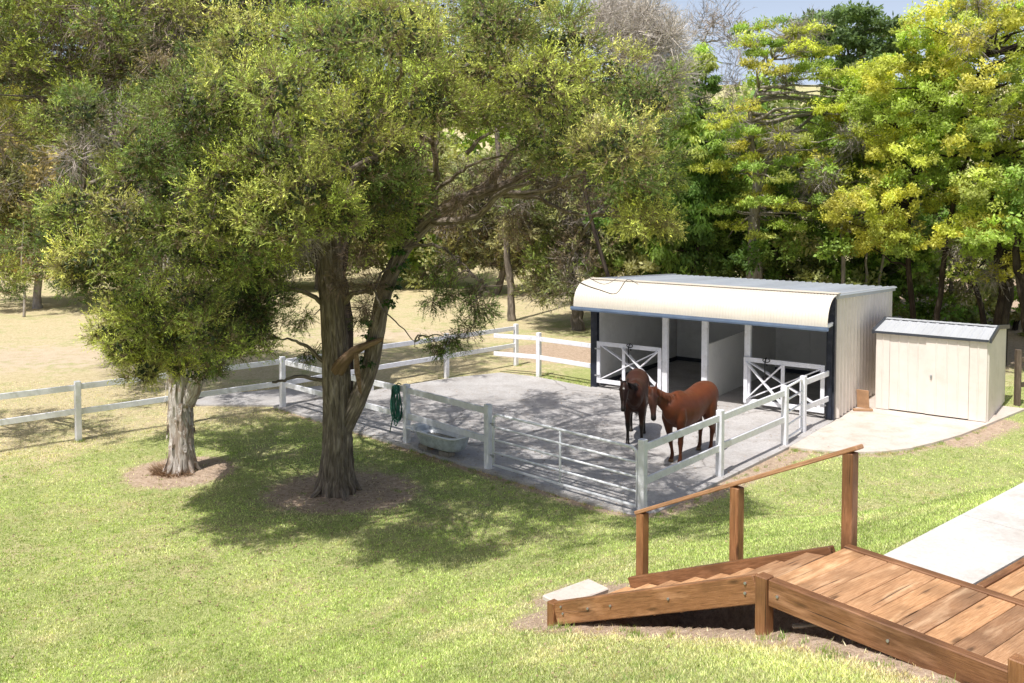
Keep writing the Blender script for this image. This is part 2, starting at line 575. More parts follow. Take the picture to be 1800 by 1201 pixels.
def masks(x, y):
    side = (x - K['p138'][0]) * (K['c497'][1] - K['p138'][1]) - (y - K['p138'][1]) * (K['c497'][0] - K['p138'][0])
    fl = K['c497'] - K['p138']; fn = np.array([-fl[1], fl[0]]) / np.hypot(fl[0], fl[1])
    far = (x - K['p138'][0]) * fn[0] + (y - K['p138'][1]) * fn[1]      # >0 beyond the paddock fence
    dry = 0.30 + 0.50 * sst(-2.0, 0.6, far)
    dry = dry - 0.30 * np.exp(-((x - 4.0) ** 2 + (y - 34) ** 2) / 30)
    dry = np.where((far > 0) & (x > 8), 0.55, dry)
    dirt = np.zeros_like(x)
    dirt = np.maximum(dirt, 1.15 * sst(1.55, 0.45, np.hypot((x - TREE1[0]), (y - TREE1[1] + 0.1))))
    dirt = np.maximum(dirt, 1.05 * sst(1.95, 0.55, np.hypot((x - TREE2[0] - 0.1) * 0.9, (y - TREE2[1]))))
    dirt = np.maximum(dirt, 0.95 * sst(0.75, 0.05, segdist(x, y, K['p715'], K['p1128'])))
    dirt = np.maximum(dirt, 0.75 * sst(0.5, 0.1, segdist(x, y, K['c497'], K['p715'])))
    dirt = np.maximum(dirt, 1.0 * sst(0.75, 0.1, segdist(x, y, K['p1128'], K['p1379'] + np.array([0.2, -0.2, 0]))))
    # bank by the steps
    rx, ry = x - A_DK[0], y - A_DK[1]
    t = rx * L_DK[0] + ry * L_DK[1]; w = rx * W_DK[0] + ry * W_DK[1]
    dirt = np.maximum(dirt, 1.05 * sst(-4.0, -2.5, t) * sst(-0.55, 0.0, w) * sst(1.7, 1.1, w) * sst(5, 4, t))
    dirt = np.maximum(dirt, 0.85 * np.exp(-((t + 3.3) ** 2 + (w - 0.9) ** 2) / 0.5))
    dry = dry + 0.28 * sst(-4.5, -1.0, t) * sst(-2.2, -0.2, w) * sst(1.4, 0.6, w) * sst(5.5, 4, t)
    # litter beside the shelter
    dirt = np.maximum(dirt, 0.85 * sst(3.4, 1.2, np.hypot((x - 2.5) * 0.75, (y - 32.0))))
    dirt = np.maximum(dirt, 0.8 * sst(26, 31, y) * sst(4.0, 5.5, x) * sst(52, 44, y))
    bare = 0.75 * np.exp(-(((x + 16) / 6.0) ** 2 + ((y - 31) / 3.5) ** 2))
    bare = np.maximum(bare, 0.85 * np.exp(-(((x + 4) / 5.0) ** 2 + ((y - 36) / 1.6) ** 2)))
    # apron edge
    e = np.array([at_z(a, b)[:2] for a, b in APR])
    for i in range(len(e) - 1):
        dirt = np.maximum(dirt, 0.62 * sst(0.55, 0.05, segdist(x, y, e[i], e[i + 1])))
    dirt = np.maximum(dirt, 0.8 * sst(0.9, 0.1, segdist(x, y, at_z(1680, 775), at_z(1760, 742))))
    return np.clip(dirt, 0, 1.2), np.clip(dry, 0, 1), np.clip(bare, 0, 1)

APR = [(1379, 786), (1430, 792), (1490, 796), (1550, 795), (1600, 789), (1645, 778), (1690, 765), (1733, 748)]

def build_terrain():
    xs = np.unique(np.concatenate([np.linspace(-400, -40, 25), np.arange(-40, -12, 0.8), np.arange(-12, -1, 0.13), np.arange(-1, 5, 0.07), np.arange(5, 14, 0.13), np.arange(14, 40, 0.8), np.linspace(40, 400, 25)]))
    ys = np.unique(np.concatenate([np.linspace(-60, 3, 12), np.arange(3, 11, 0.07), np.arange(11, 28, 0.13), np.arange(28, 64, 0.7), np.linspace(64, 420, 30)]))
    X, Y = np.meshgrid(xs, ys)
    Z = ground_z(X, Y)
    Z = Z + np.where((Y < 28) & (np.abs(X) < 14), R.normal(size=X.shape) * 0.004, 0)
    nx, ny = len(xs), len(ys)
    V = np.stack([X.ravel(), Y.ravel(), Z.ravel()], 1)
    i = (np.arange(ny - 1)[:, None] * nx + np.arange(nx - 1)[None, :]).ravel()
    Fc = np.stack([i, i + 1, i + nx + 1, i + nx], 1)
    o = raw_mesh('ground', V, Fc, M_GROUND)
    d, dr, ba = masks(X.ravel(), Y.ravel())
    a = o.data.attributes.new('mask', 'FLOAT_COLOR', 'POINT')
    a.data.foreach_set('color', np.stack([d, dr, ba, np.ones_like(d)], 1).astype(np.float32).ravel())
    o.data.polygons.foreach_set('use_smooth', [True] * len(o.data.polygons))
    struct(o, 'mown lawn and dry paddock with bare brown patches')
build_terrain()

def slab(name, pts, ztop, th, mat, bev=True):
    m = MB()
    n = len(pts)
    vs = [(p[0], p[1], ztop) for p in pts] + [(p[0], p[1], ztop - th) for p in pts]
    fs = [tuple(range(n))]
    for i in range(n):
        j = (i + 1) % n
        fs.append((i, i + n, j + n, j))
    m.add(vs, fs)
    o = m.build(name, mat)
    import bmesh
    bm = bmesh.new(); bm.from_mesh(o.data)
    bmesh.ops.recalc_face_normals(bm, faces=bm.faces[:])
    bm.to_mesh(o.data); bm.free()
    return struct(o)

fr = K['p1128'] - K['c497']; fr /= np.linalg.norm(fr)
out = np.array([-fr[1], fr[0], 0]) * -1
c0 = K['c497'] + out * 0.12 - fr * 0.25
yard = [c0, K['p1128'] + out * 0.18 + fr * 0.16, K['p1379'] + fr * 0.15, S1 + Ux * 0.02 - Vx * 0.35, S1 + Ux * 0.02 + Vx * (DEP + 0.05),
        S0 - Ux * 0.1 + Vx * (DEP + 0.05), S0 - Ux * 0.1 + Vx * 0.0, at_z(1040, 682), at_z(940, 663), at_z(880, 656), K['p785'] + np.array([0.2, -0.15, 0])]
slab('concrete_yard', yard[::-1], 0.02, 0.12, M_CONC)
ap = [at_z(a, b) for a, b in APR] + [S1 + Ux * 3.6 + Vx * 4.0, S1 + Ux * 0.03 + Vx * 4.0, S1 + Ux * 0.03 - Vx * 0.36]
slab('concrete_apron', ap, 0.016, 0.10, M_APRON)
gp = [at_z(345, 712), at_z(330, 700), at_z(420, 690), at_z(600, 676), K['c497'] + np.array([1.3, 1.6, 0]), c0 + np.array([0.0, 0.1, 0])]
slab('driveway', gp, 0.008, 0.08, M_CONC)

# ------------------------------------------------------------------ white timber fences
def post(mb_name, p, parent, h=1.3, s=0.125, ax=None, mat=M_WHITE):
    m = MB()
    zb = float(ground_z(p[0], p[1])) - 0.1
    m.box((p[0], p[1], (zb + h) / 2), (s, s, h - zb), ax, 0.008)
    return m.build(mb_name, mat, parent)

def fence(label, posts, rails=(1.15, 0.62), ends=(0, 0), offs=0.0, group='white timber rail fences', postflags=None, rh=0.13):
    base = posts[0]
    t = thing('rail_fence', label, 'fence', (base[0], base[1], 0), group)
    for i, p in enumerate(posts):
        if postflags and not postflags[i]:
            continue
        a = posts[min(i + 1, len(posts) - 1)] - posts[max(i - 1, 0)]
        a = a / np.linalg.norm(a)
        post('post', p, t, ax=((a[0], a[1], 0), (-a[1], a[0], 0), (0, 0, 1)))
    for i in range(len(posts) - 1):
        a, b = posts[i].copy(), posts[i + 1].copy()
        d = (b - a) / np.linalg.norm(b - a)
        if i == 0: a = a - d * ends[0]
        if i == len(posts) - 2: b = b + d * ends[1]
        nrm = np.array([-d[1], d[0], 0])
        for z in rails:
            m = MB()
            g = 0.002 if i % 2 else 0.0
            j1, j2 = R.normal(size=2) * 0.008
            m.bar(a + nrm * offs + d * 0.004 + [0, 0, z + j1], b + nrm * offs - d * 0.004 + [0, 0, z + j2], 0.045 + g, rh, bev=0.006)
            m.build('rail', M_WHITE, t)
    return t

lf = K['c497'] - K['p138']; lf /= np.linalg.norm(lf)
mid = lambda a, b, t=0.5: a * (1 - t) + b * t
fence('long white rail fence between the lawn and the dry paddock', [K['p138'] - lf * 5.2, K['p138'] - lf * 2.6, K['p138'], mid(K['p138'], K['c497']), K['c497'],
      mid(K['c497'], K['p785']), K['p785'], K['p907']], rails=(1.17, 0.62))
fence('white rail fence along the front of the concrete yard, behind the trunk and the bathtub', [K['c497'] + fr * 0.16, mid(K['c497'], K['p715']), K['p715'], K['p858']],
      rails=(1.17, 0.60), postflags=[0, 1, 1, 1])
fence('white rail fence on the right of the yard in front of the chestnut horse', [K['p1128'], K['p1265'], K['p1379']], rails=(1.15, 0.58))
fence('short white rail fence joining the narrow gate to the dark corner post', [K['p1411'], S1 + Vx * -0.05 - Ux * 0.1], rails=(1.15, 0.55), postflags=[1, 0])
fence('white rail fence behind the yard running to the left end of the shelter', [at_z(868, 654) , K['p947'], S0 - Ux * 0.08 + Vx * 0.12], rails=(1.12, 0.56), postflags=[0, 1, 0])

# metal tube gates
def tube_gate(label, a, b, zt, zb, nbars, brace, loc):
    t = thing('farm_gate', label, 'gate', loc)
    d = (b - a); ln = np.linalg.norm(d); d = d / ln
    z = np.array([0, 0, 1.0])
    m = MB()
    r = 0.028
    pts = [a + z * zb, a + z * (zt - 0.02)]
    arc = []
    rc = 0.13
    top = zt
    path = [a + z * zb, a + z * (top - rc)]
    for k in range(1, 6):
        th = math.pi / 2 * k / 6
        path.append(a + d * (rc - rc * math.cos(th)) + z * (top - rc + rc * math.sin(th)))
    path += [a + d * rc + z * top, b - d * rc + z * top]
    for k in range(1, 6):
        th = math.pi / 2 * k / 6
        path.append(b - d * (rc - rc * math.sin(th)) + z * (top - rc + rc * math.cos(th)))
    path += [b + z * (top - rc), b + z * zb, a + z * zb]
    m.tube(path, r, 8)
    m.build('gate_frame', M_GATEM, t, True)
    for i in range(1, nbars):
        m = MB()
        zz = zb + (zt - zb) * i / nbars
        m.tube([a + d * 0.02 + z * zz, b - d * 0.02 + z * zz], 0.022, 8)
        m.build('bar', M_GATEM, t, True)
    if brace:
        m = MB()
        c = (a + b) / 2
        m.tube([c + z * zb, c + z * zt], 0.021, 8)
        m.build('brace', M_GATEM, t, True)
    for zz in (zb + 0.18, zt - 0.2):
        m = MB()
        m.tube([a - d * 0.09 + z * zz, a - d * 0.02 + z * zz], 0.014, 8)
        m.box(a + z * zz, (0.05, 0.055, 0.06), (d, np.cross(z, d), z))
        m.build('hinge', M_STEEL, t)
    return t

tube_gate('wide white metal tube gate closing the front of the yard', K['p858'] + fr * 0.15, K['p1128'] - fr * 0.12, 1.13, 0.12, 4, True, K['p858'])
d2 = K['p1411'] - K['p1379']; d2 /= np.linalg.norm(d2)
tube_gate('narrow white metal tube gate beside the dark corner post', K['p1379'] + d2 * 0.13, K['p1411'] - d2 * 0.1, 1.25, 0.12, 4, False, K['p1379'])

# ------------------------------------------------------------------ corrugated sheets
def corr(name, a, ax_u, ln_u, ax_v, ln_v, mat, parent, pitch=0.19, amp=0.018, kind='trap', nrm=None, two=False, vsteps=1, curve=None, th=0.0):
    """ribs run along ax_v, repeat along ax_u"""
    a = np.array(a, float); ax_u = np.array(ax_u, float); ax_v = np.array(ax_v, float)
    if nrm is None:
        nrm = np.cross(ax_u, ax_v)
    nrm = np.array(nrm, float) / np.linalg.norm(nrm)
    us = []
    n = max(1, int(round(ln_u / pitch)))
    pp = ln_u / n
    if kind == 'trap':
        for i in range(n):
            us += [(i * pp, 0), (i * pp + pp * 0.55, 0), (i * pp + pp * 0.66, amp), (i * pp + pp * 0.89, amp)]
        us.append((ln_u, 0))
    else:
        k = 6
        for i in range(n * k + 1):
            us.append((i * pp / k, amp * 0.5 * (1 + math.sin(2 * math.pi * i / k))))
    m = MB()
    vs, gs, fs = [], [], []
    prof = curve if curve else [(ln_v * j / vsteps, 0.0, nrm) for j in range(vsteps + 1)]
    for j, q in enumerate(prof):
        if curve:
            base, nn = a + q[0], q[1]
        else:
            base, nn = a + ax_v * q[0], nrm
        for u, h in us:
            vs.append(base + ax_u * u + nn * h)
            gs.append((u, j * 0.3, 0))
    k = len(us)
    for j in range(len(prof) - 1):
        for i in range(k - 1):
            fs.append((j * k + i, j * k + i + 1, (j + 1) * k + i + 1, (j + 1) * k + i))
    m.add(vs, fs, gs)
    return m.build(name, mat, parent, smooth=(kind != 'trap' or curve is not None))

Z3 = np.array([0, 0, 1.0])
stb = thing('horse_shelter', 'cream steel two-stall horse shelter with curved awning', 'stable', S0)
HF, HB = 3.0, 2.74
# right wall: outer corrugated skin (sloping top), lining inside
def side_wall(u, sgn, parent):
    m = MB()
    n = 18
    prof = []
    for i in range(n):
        s0 = i * DEP / n; pp = DEP / n
        prof += [(s0, 0), (s0 + pp * 0.40, 0), (s0 + pp * 0.58, 0.065), (s0 + pp * 0.80, 0.065)]
    prof.append((DEP, 0))
    vs, gs = [], []
    for v, h in prof:
        zt = HF + (HB - HF) * v / DEP - 0.02
        for z in (0.03, zt):
            vs.append(st(u, v, z) + Ux * h * sgn); gs.append((v, z, 0))
    fs = [(2 * i, 2 * i + 2, 2 * i + 3, 2 * i + 1) for i in range(len(prof) - 1)]
    if sgn < 0:
        fs = [f[::-1] for f in fs]
    m.add(vs, fs, gs)
    o = m.build('side_wall', M_CREAM, parent)
    m = MB()
    ui = u - sgn * 0.05
    m.add([st(ui, 0.1, 0.02), st(ui, DEP - 0.1, 0.02), st(ui, DEP - 0.1, HB - 0.06), st(ui, 0.1, HF - 0.08)], [(0, 1, 2, 3)])
    l = m.build('wall_lining', M_INNER, o)
    return o
side_wall(LEN, 1, stb)
side_wall(0, -1, stb)
m = MB()
m.bar(st(0, DEP, 1.4), st(LEN, DEP, 1.4), 0.02, 2.6)
m.build('back_wall', M_CREAM, stb)
m = MB()
m.bar(st(0.06, DEP - 0.08, 1.37), st(LEN - 0.06, DEP - 0.08, 1.37), 0.02, 2.66)
for uu in np.arange(1.1, LEN - 0.2, 1.1):
    m.bar(st(uu, DEP - 0.095, 0.04), st(uu, DEP - 0.095, 2.66), 0.02, 0.03, up=Vx)
m.build('back_lining', M_INNER, stb)
m = MB(); m.bar(st(0.06, DEP - 0.12, 0.08), st(LEN - 0.06, DEP - 0.12, 0.08), 0.03, 0.12); m.bar(st(0.09, 0.3, 0.08), st(0.09, DEP - 0.2, 0.08), 0.03, 0.12)
m.build('kickboard', M_TRIM, stb)
# roof
ang = math.atan2(HB - HF, DEP)
ra = st(-0.12, -0.05, HF + 0.02)
rv = (Vx * DEP + Z3 * (HB - HF)); rl = np.linalg.norm(rv); rv = rv / rl
rf = corr('roof', ra, Ux, LEN + 0.24, rv, rl + 0.3, M_ROOF, stb, pitch=0.20, amp=0.032, nrm=np.cross(Ux, rv) if np.cross(Ux, rv)[2] > 0 else -np.cross(Ux, rv))
m = MB()
m.bar(st(LEN + 0.055, -0.06, HF + 0.0), st(LEN + 0.055, DEP + 0.2, HB - 0.01), 0.06, 0.13)
m.build('barge_flashing', M_SHROOF, rf)
m = MB(); m.bar(st(-0.13, -0.06, HF + 0.0), st(-0.13, DEP + 0.2, HB - 0.01), 0.04, 0.14); m.build('barge_flashing', M_SHROOF, rf)
m = MB(); m.bar(st(-0.1, -0.04, HF + 0.075), st(LEN + 0.1, -0.04, HF + 0.075), 0.22, 0.02); m.build('ridge_cap', M_CREAML, rf)
m = MB()
for v in (0.3, 1.5, 2.7, 3.9, 5.0):
    zz = HF + (HB - HF) * v / DEP - 0.07
    m.bar(st(0.0, v, zz), st(LEN, v, zz), 0.06, 0.1)
m.build('purlin', M_STEEL, rf)
# awning: bull-nose
curve = []
prof = [(-0.02, 3.045), (-0.25, 3.02)]
cx, cz, rx_, rz_ = -0.25, 2.42, 0.62, 0.60
for k in range(1, 15):
    th = math.pi / 2 * k / 14
    prof.append((cx - rx_ * math.sin(th), cz + rz_ * math.cos(th)))
prof.append((-0.872, 2.36))
for i, (v, z) in enumerate(prof):
    a = prof[max(i - 1, 0)]; b = prof[min(i + 1, len(prof) - 1)]
    tv, tz = b[0] - a[0], b[1] - a[1]
    l = math.hypot(tv, tz)
    nn = Vx * (tz / l) + Z3 * (-tv / l)
    curve.append((Vx * v + Z3 * z, nn))
aw = corr('awning', S0 - Ux * 0.16, Ux, LEN + 0.24, Vx, 1, M_CREAML, stb, pitch=0.076, amp=0.016, kind='sin', curve=curve)
m = MB()   # underside and cheeks
inner = [(v * 0.985, z - 0.035) for v, z in prof]
vs, fs = [], []
for v, z in inner:
    vs += [st(-0.14, v, z), st(LEN + 0.06, v, z)]
for i in range(len(inner) - 1):
    fs.append((2 * i, 2 * i + 2, 2 * i + 3, 2 * i + 1))
m.add(vs, fs)
m.build('awning_lining', M_INNER, aw)
m = MB()
# gutter: open trough profile
gpf = [(-0.86, 2.36), (-0.86, 2.27), (-0.975, 2.27), (-0.985, 2.31), (-0.975, 2.37), (-0.965, 2.37), (-0.972, 2.31), (-0.965, 2.285), (-0.872, 2.285), (-0.872, 2.36)]
vs, fs = [], []
for v, z in gpf:
    vs += [st(-0.2, v, z), st(LEN + 0.1, v, z)]
n = len(gpf)
for i in range(n):
    j = (i + 1) % n
    fs.append((2 * i, 2 * j, 2 * j + 1, 2 * i + 1))
fs.append(tuple(range(0, 2 * n, 2))); fs.append(tuple(range(1, 2 * n, 2))[::-1])
m.add(vs, fs)
m.build('gutter', M_GUTTER, aw)
for uu in (0.03, 2.2, 4.45, LEN - 0.05):
    m = MB()
    m.bar(st(uu, 0, 2.34), st(uu, -0.85, 2.32), 0.05, 0.09, bev=0.004)
    m.build('bracket', M_WHITE, aw)
# lintel behind the awning
m = MB(); m.bar(st(0.1, 0.0, 2.42), st(LEN - 0.1, 0.0, 2.42), 0.08, 0.16); m.bar(st(0.1, 0.0, 2.75), st(LEN - 0.1, 0.0, 2.75), 0.02, 0.5); m.build('lintel', M_WHITE, stb)
AXS = (Ux, Vx, Z3)
for u in (0.02, LEN - 0.08):
    m = MB(); m.box(st(u, -0.02, 1.47), (0.20, 0.14, 2.94), AXS, 0.006)
    o = m.build('corner_post', M_BLACKP, stb)
m = MB(); m.box(st(LEN - 0.08, -0.12, 1.2), (0.11, 0.05, 2.3), AXS, 0.004); m.build('downpipe', M_BLACKP, stb)
for u, w, zt in ((2.2, 0.15, 2.40), (3.33, 0.16, 2.40), (4.49, 0.15, 2.40)):
    m = MB(); m.box(st(u, -0.02, zt / 2 + 0.02), (w, 0.11, zt), AXS, 0.006); m.build('inner_post', M_WHITE, stb)
# partition
m = MB()
m.add([st(3.30, 0.05, 0.02), st(3.30, DEP - 0.1, 0.02), st(3.30, DEP - 0.1, 1.62), st(3.30, 0.05, 1.50),
       st(3.36, 0.05, 0.02), st(3.36, DEP - 0.1, 0.02), st(3.36, DEP - 0.1, 1.62), st(3.36, 0.05, 1.50)],
      [(3, 2, 1, 0), (4, 5, 6, 7), (3, 7, 6, 2), (0, 4, 7, 3), (0, 1, 5, 4)])
m.build('partition', M_INNER, stb)
# hooks
for uu in (3.0, 3.45, 3.95, 4.35, 5.35, 5.75, 6.15):
    m = MB()
    p = st(uu, DEP - 0.11, 1.95)
    m.tube([p + Z3 * 0.06, p - Vx * 0.03 + Z3 * 0.02, p - Vx * 0.07 - Z3 * 0.05, p - Vx * 0.10, p - Vx * 0.10 + Z3 * 0.04], 0.013, 6)
    m.build('hook', M_WHITE, stb)

def stall_gate(u0, u1, ms, parent, inner_left):
    zb, zt = 0.22, 1.27
    w = 0.115
    m = MB()
    v = -0.10
    m.bar(st(u0, v, zt), st(u1, v, zt), 0.045, w, bev=0.004)
    m.bar(st(u0, v, zb), st(u1, v, zb), 0.045, w, bev=0.004)
    for u, ww in ((u0 + 0.05, 0.1), (u1 - 0.05, 0.1)):
        m.box(st(u, v - 0.003, (zb + zt) / 2), (ww, 0.048, zt - zb + w), AXS, 0.004)
    m.box(st(ms, v + 0.002, (zb + zt) / 2), (0.09, 0.04, zt - zb - w), AXS, 0.004)
    m.bar(st(u0 + 0.1, v + 0.024, zb + 0.05), st(u1 - 0.1, v + 0.024, zt - 0.05), 0.03, 0.115, up=Vx)
    m.bar(st(u0 + 0.1, v + 0.056, zt - 0.05), st(u1 - 0.1, v + 0.056, zb + 0.05), 0.03, 0.115, up=Vx)
    a, b = (ms, u1 - 0.08) if not inner_left else (u0 + 0.08, ms)
    m.bar(st(a, v - 0.040, zb + 0.05), st(b, v - 0.040, zt - 0.05), 0.028, 0.115, up=Vx)
    m.bar(st(a, v - 0.070, zt - 0.05), st(b, v - 0.070, zb + 0.05), 0.028, 0.115, up=Vx)
    g = m.build('stall_gate', M_WHITE, parent)
    uh = u0 if not inner_left else u1
    for zz in (zb + 0.15, zt - 0.15):
        m = MB(); m.box(st(uh + (0.03 if not inner_left else -0.03), v - 0.045, zz), (0.16, 0.012, 0.04), AXS); m.build('hinge', M_STEEL, g)
    return g
stall_gate(0.14, 2.12, 0.98, stb, False)
stall_gate(4.42, LEN - 0.2, 5.42, stb, True)

def halter(u, label):
    m = MB()
    p = st(u, -0.10, 1.33)
    off = Vx * -0.10
    m.tube([p - Vx * -0.03 - Z3 * 0.18, p - Vx * -0.035, p + Z3 * 0.02, p + off * 0.5 + Z3 * 0.01, p + off - Z3 * 0.1, p + off - Z3 * 0.34, p + off - Z3 * 0.5 + Ux * 0.02], 0.017, 6)
    pts = []
    for k in range(13):
        th = 2 * math.pi * k / 12
        pts.append(p + Ux * (0.03 + 0.09 * math.cos(th)) + off * 0.9 + Z3 * (0.05 * math.sin(th) - 0.02))
    m.tube(pts, 0.012, 6)
    o = m.build('halter', M_BLACK, None, True)
    tag(o, label, 'halter', 'black halters on the stall gates')
halter(1.18, 'black strap halter hung over the left stall gate')
halter(5.0, 'black strap halter hung over the right stall gate')

# ------------------------------------------------------------------ garden shed
gs0 = S1 + Ux * 0.50 + Vx * 1.80
def gs(u, v, z=0.0):
    return gs0 + Ux * u + Vx * v + Z3 * z
GW, GD, GH = 2.52, 2.75, 1.98
shed = thing('garden_shed', 'small cream steel garden shed with low gabled grey roof', 'shed', gs0)
RG = 0.16
# side walls with gable tops
def gtop(v):
    vm = GD * 0.42
    return GH + RG * (v / vm if v < vm else (GD - v) / (GD - vm))
for u, sgn in ((GW, 1), (0.0, -1)):
    m = MB(); vs = []; fs = []; gsx = []
    n = 17
    prof_ = []
    for i in range(n):
        s0 = i * GD / n; pp = GD / n
        prof_ += [(s0, 0), (s0 + pp * 0.38, 0), (s0 + pp * 0.60, 0.036), (s0 + pp * 0.80, 0.036)]
    prof_.append((GD, 0))
    for v, h in prof_:
        for z in (0.02, gtop(v) - 0.02):
            vs.append(gs(u, v, z) + Ux * h * sgn); gsx.append((v, z, 0))
    fs = [(2 * i, 2 * i + 2, 2 * i + 3, 2 * i + 1) for i in range(len(prof_) - 1)]
    m.add(vs, fs, gsx)
    m.build('side_wall', M_CREAM, shed)
m = MB(); m.bar(gs(0, GD, 1.0), gs(GW, GD, 1.0), 0.01, 1.96); m.build('back_wall', M_CREAM, shed)
def panel(name, u0, u1, v, ribs, zb=0.03, zt=GH - 0.02, par=shed):
    us = [(u0, 0)]
    n = ribs
    for i in range(1, n):
        u = u0 + (u1 - u0) * i / n
        us += [(u - 0.022, 0), (u - 0.010, -0.012), (u + 0.010, -0.012), (u + 0.022, 0)]
    us.append((u1, 0))
    m = MB(); vs = []; g_ = []
    for u, h in us:
        for z in (zb, zt):
            vs.append(gs(u, v + h, z)); g_.append((u, z, 0))
    fs = [(2 * i, 2 * i + 2, 2 * i + 3, 2 * i + 1) for i in range(len(us) - 1)]
    k = len(us)
    # edge returns
    vs += [gs(u0, v + 0.03, zb), gs(u0, v + 0.03, zt), gs(u1, v + 0.03, zb), gs(u1, v + 0.03, zt)]
    g_ += [(0, 0, 0)] * 4
    fs += [(2 * k, 0, 1, 2 * k + 1), (2 * k - 2, 2 * k + 2, 2 * k + 3, 2 * k - 1)]
    m.add(vs, fs, g_)
    return m.build(name, M_CREAM, par)
panel('wall_panel', 0.0, 0.32, 0.0, 2)
panel('wall_panel', 2.14, GW, 0.0, 2)
dl = panel('door', 0.325, 1.20, 0.012, 4, 0.05, GH - 0.05)
dr = panel('door', 1.17, 2.135, -0.018, 4, 0.05, GH - 0.05)
m = MB(); m.box(gs(1.30, -0.035, 0.98), (0.05, 0.02, 0.09), AXS, 0.004); m.tube([gs(1.30, -0.05, 1.01), gs(1.30, -0.075, 1.01), gs(1.30, -0.075, 0.95)], 0.008, 6)
m.build('handle', M_STEEL, dr)
# roof two slopes
def rcor(v0, z0, v1, z1):
    a = gs(-0.06, v0, z0); rvv = Vx * (v1 - v0) + Z3 * (z1 - z0); l = np.linalg.norm(rvv); rvv /= l
    nn = np.cross(Ux, rvv); nn = nn if nn[2] > 0 else -nn
    return corr('roof', a, Ux, GW + 0.12, rvv, l, M_SHROOF, shed, pitch=0.22, amp=0.014, nrm=nn)
vm = GD * 0.42
r1 = rcor(-0.07, GH + 0.0, vm, GH + RG + 0.02)
r2 = rcor(vm, GH + RG + 0.02, GD + 0.07, GH + 0.0)
m = MB(); m.bar(gs(-0.06, vm, GH + RG + 0.045), gs(GW + 0.06, vm, GH + RG + 0.045), 0.2, 0.012); m.build('ridge_cap', M_SHROOF, r1)
for u in (-0.07, GW + 0.075):
    m = MB()
    m.bar(gs(u, -0.09, GH + 0.0), gs(u, vm, GH + RG + 0.025), 0.05, 0.10)
    m.bar(gs(u, vm, GH + RG + 0.025), gs(u, GD + 0.09, GH + 0.0), 0.05, 0.10)
    m.build('barge_trim', M_TRIM, shed)
m = MB(); m.bar(gs(-0.04, -0.085, GH - 0.005), gs(GW + 0.04, -0.085, GH - 0.005), 0.03, 0.055); m.build('fascia_trim', M_TRIM, shed)

# leaning ply board and timber offcut
m = MB()
b0 = S1 + Ux * 0.07 + Vx * 1.62
m.box(b0 + Ux * 0.17 + Z3 * 0.26, (0.30, 0.018, 0.48), (Ux, Vx * 0.96 + Z3 * 0.2, Z3 * 0.98 - Vx * 0.2), 0.002)
tag(m.build('plywood_board', M_PLY), 'small brown plywood board leaning between the shelter and the shed', 'board')
m = MB()
m.bar(S1 + Ux * 0.12 + Vx * 1.2 + Z3 * 0.05, S1 + Ux * 0.52 + Vx * 1.45 + Z3 * 0.05, 0.09, 0.05, bev=0.004)
tag(m.build('timber_offcut', M_PLY), 'short timber offcut lying at the foot of the plywood board', 'timber')

# ------------------------------------------------------------------ brown post fence at the far right
t = thing('post_fence', 'weathered brown post and rail fence beyond the garden shed', 'fence', at_z(1788, 709))
p = at_z(1788, 711); q = p + np.array([2.4, 0.9, 0])
for pp_ in (p, q):
    m = MB(); m.box((pp_[0], pp_[1], 0.68), (0.13, 0.13, 1.5), None, 0.01); m.build('post', M_OLDW, t)
for zz in (1.15, 0.5):
    m = MB(); m.bar(p + Z3 * zz, q + Z3 * (zz + 0.05), 0.05, 0.12); m.build('rail', M_OLDW, t)

# ------------------------------------------------------------------ bathtub trough
TUBC = at_z(775, 796) ; TUBC[2] = 0
ta = fr.copy(); tb = np.array([-ta[1], ta[0], 0])       # along the fence / into the yard
tub = thing('bathtub', 'old enamel bathtub used as a water trough under the fence', 'bathtub', TUBC)
def tb_pt(a, b, z):
    return TUBC + ta * a + tb * b + Z3 * z
def ring(la, lb, z, n=40, e=3.2):
    pts = []
    for k in range(n):
        th = 2 * math.pi * k / n
        c_, s_ = math.cos(th), math.sin(th)
        r = (abs(c_) ** e + abs(s_) ** e) ** (-1 / e)
        pts.append((c_ * r * la, s_ * r * lb, z))
    return pts
def lathe_rings(m, rings, closeb=True, flip=False):
    n = len(rings[0]); vs = []; fs = []
    for r in rings:
        for p_ in r:
            vs.append(tb_pt(*p_))
    for i in range(len(rings) - 1):
        for k in range(n):
            k2 = (k + 1) % n
            f = (i * n + k, i * n + k2, (i + 1) * n + k2, (i + 1) * n + k)
            fs.append(f[::-1] if flip else f)
    if closeb:
        fs.append(tuple(range(n))[::-1])
    m.add(vs, fs)
m = MB()
ob = lambda a, b, z, e=3.2: [(x + 0.04, y, zz) for x, y, zz in ring(a, b, z, 40, e)]
lathe_rings(m, [ob(0.50, 0.20, 0.13), ob(0.58, 0.25, 0.16), ob(0.64, 0.29, 0.28), ob(0.70, 0.32, 0.46)])
m.build('tub_shell', M_TUBOUT, tub, True)
m = MB()
lathe_rings(m, [ring(0.735, 0.36, 0.465, 40, 5), ring(0.80, 0.41, 0.465, 40, 7), ring(0.81, 0.42, 0.475, 40, 7), ring(0.80, 0.41, 0.485, 40, 7), ring(0.74, 0.365, 0.484, 40, 4),
                ring(0.72, 0.35, 0.47, 40, 3.5), ob(0.62, 0.26, 0.30), ob(0.52, 0.20, 0.18)][::-1], True, True)
m.build('tub_lining', M_ENAMEL, tub, True)
m = MB()
vs = [tb_pt(*p_) for p_ in ob(0.625, 0.262, 0.305)]
m.add(vs, [tuple(range(40))])
m.build('water', M_WATER, tub)
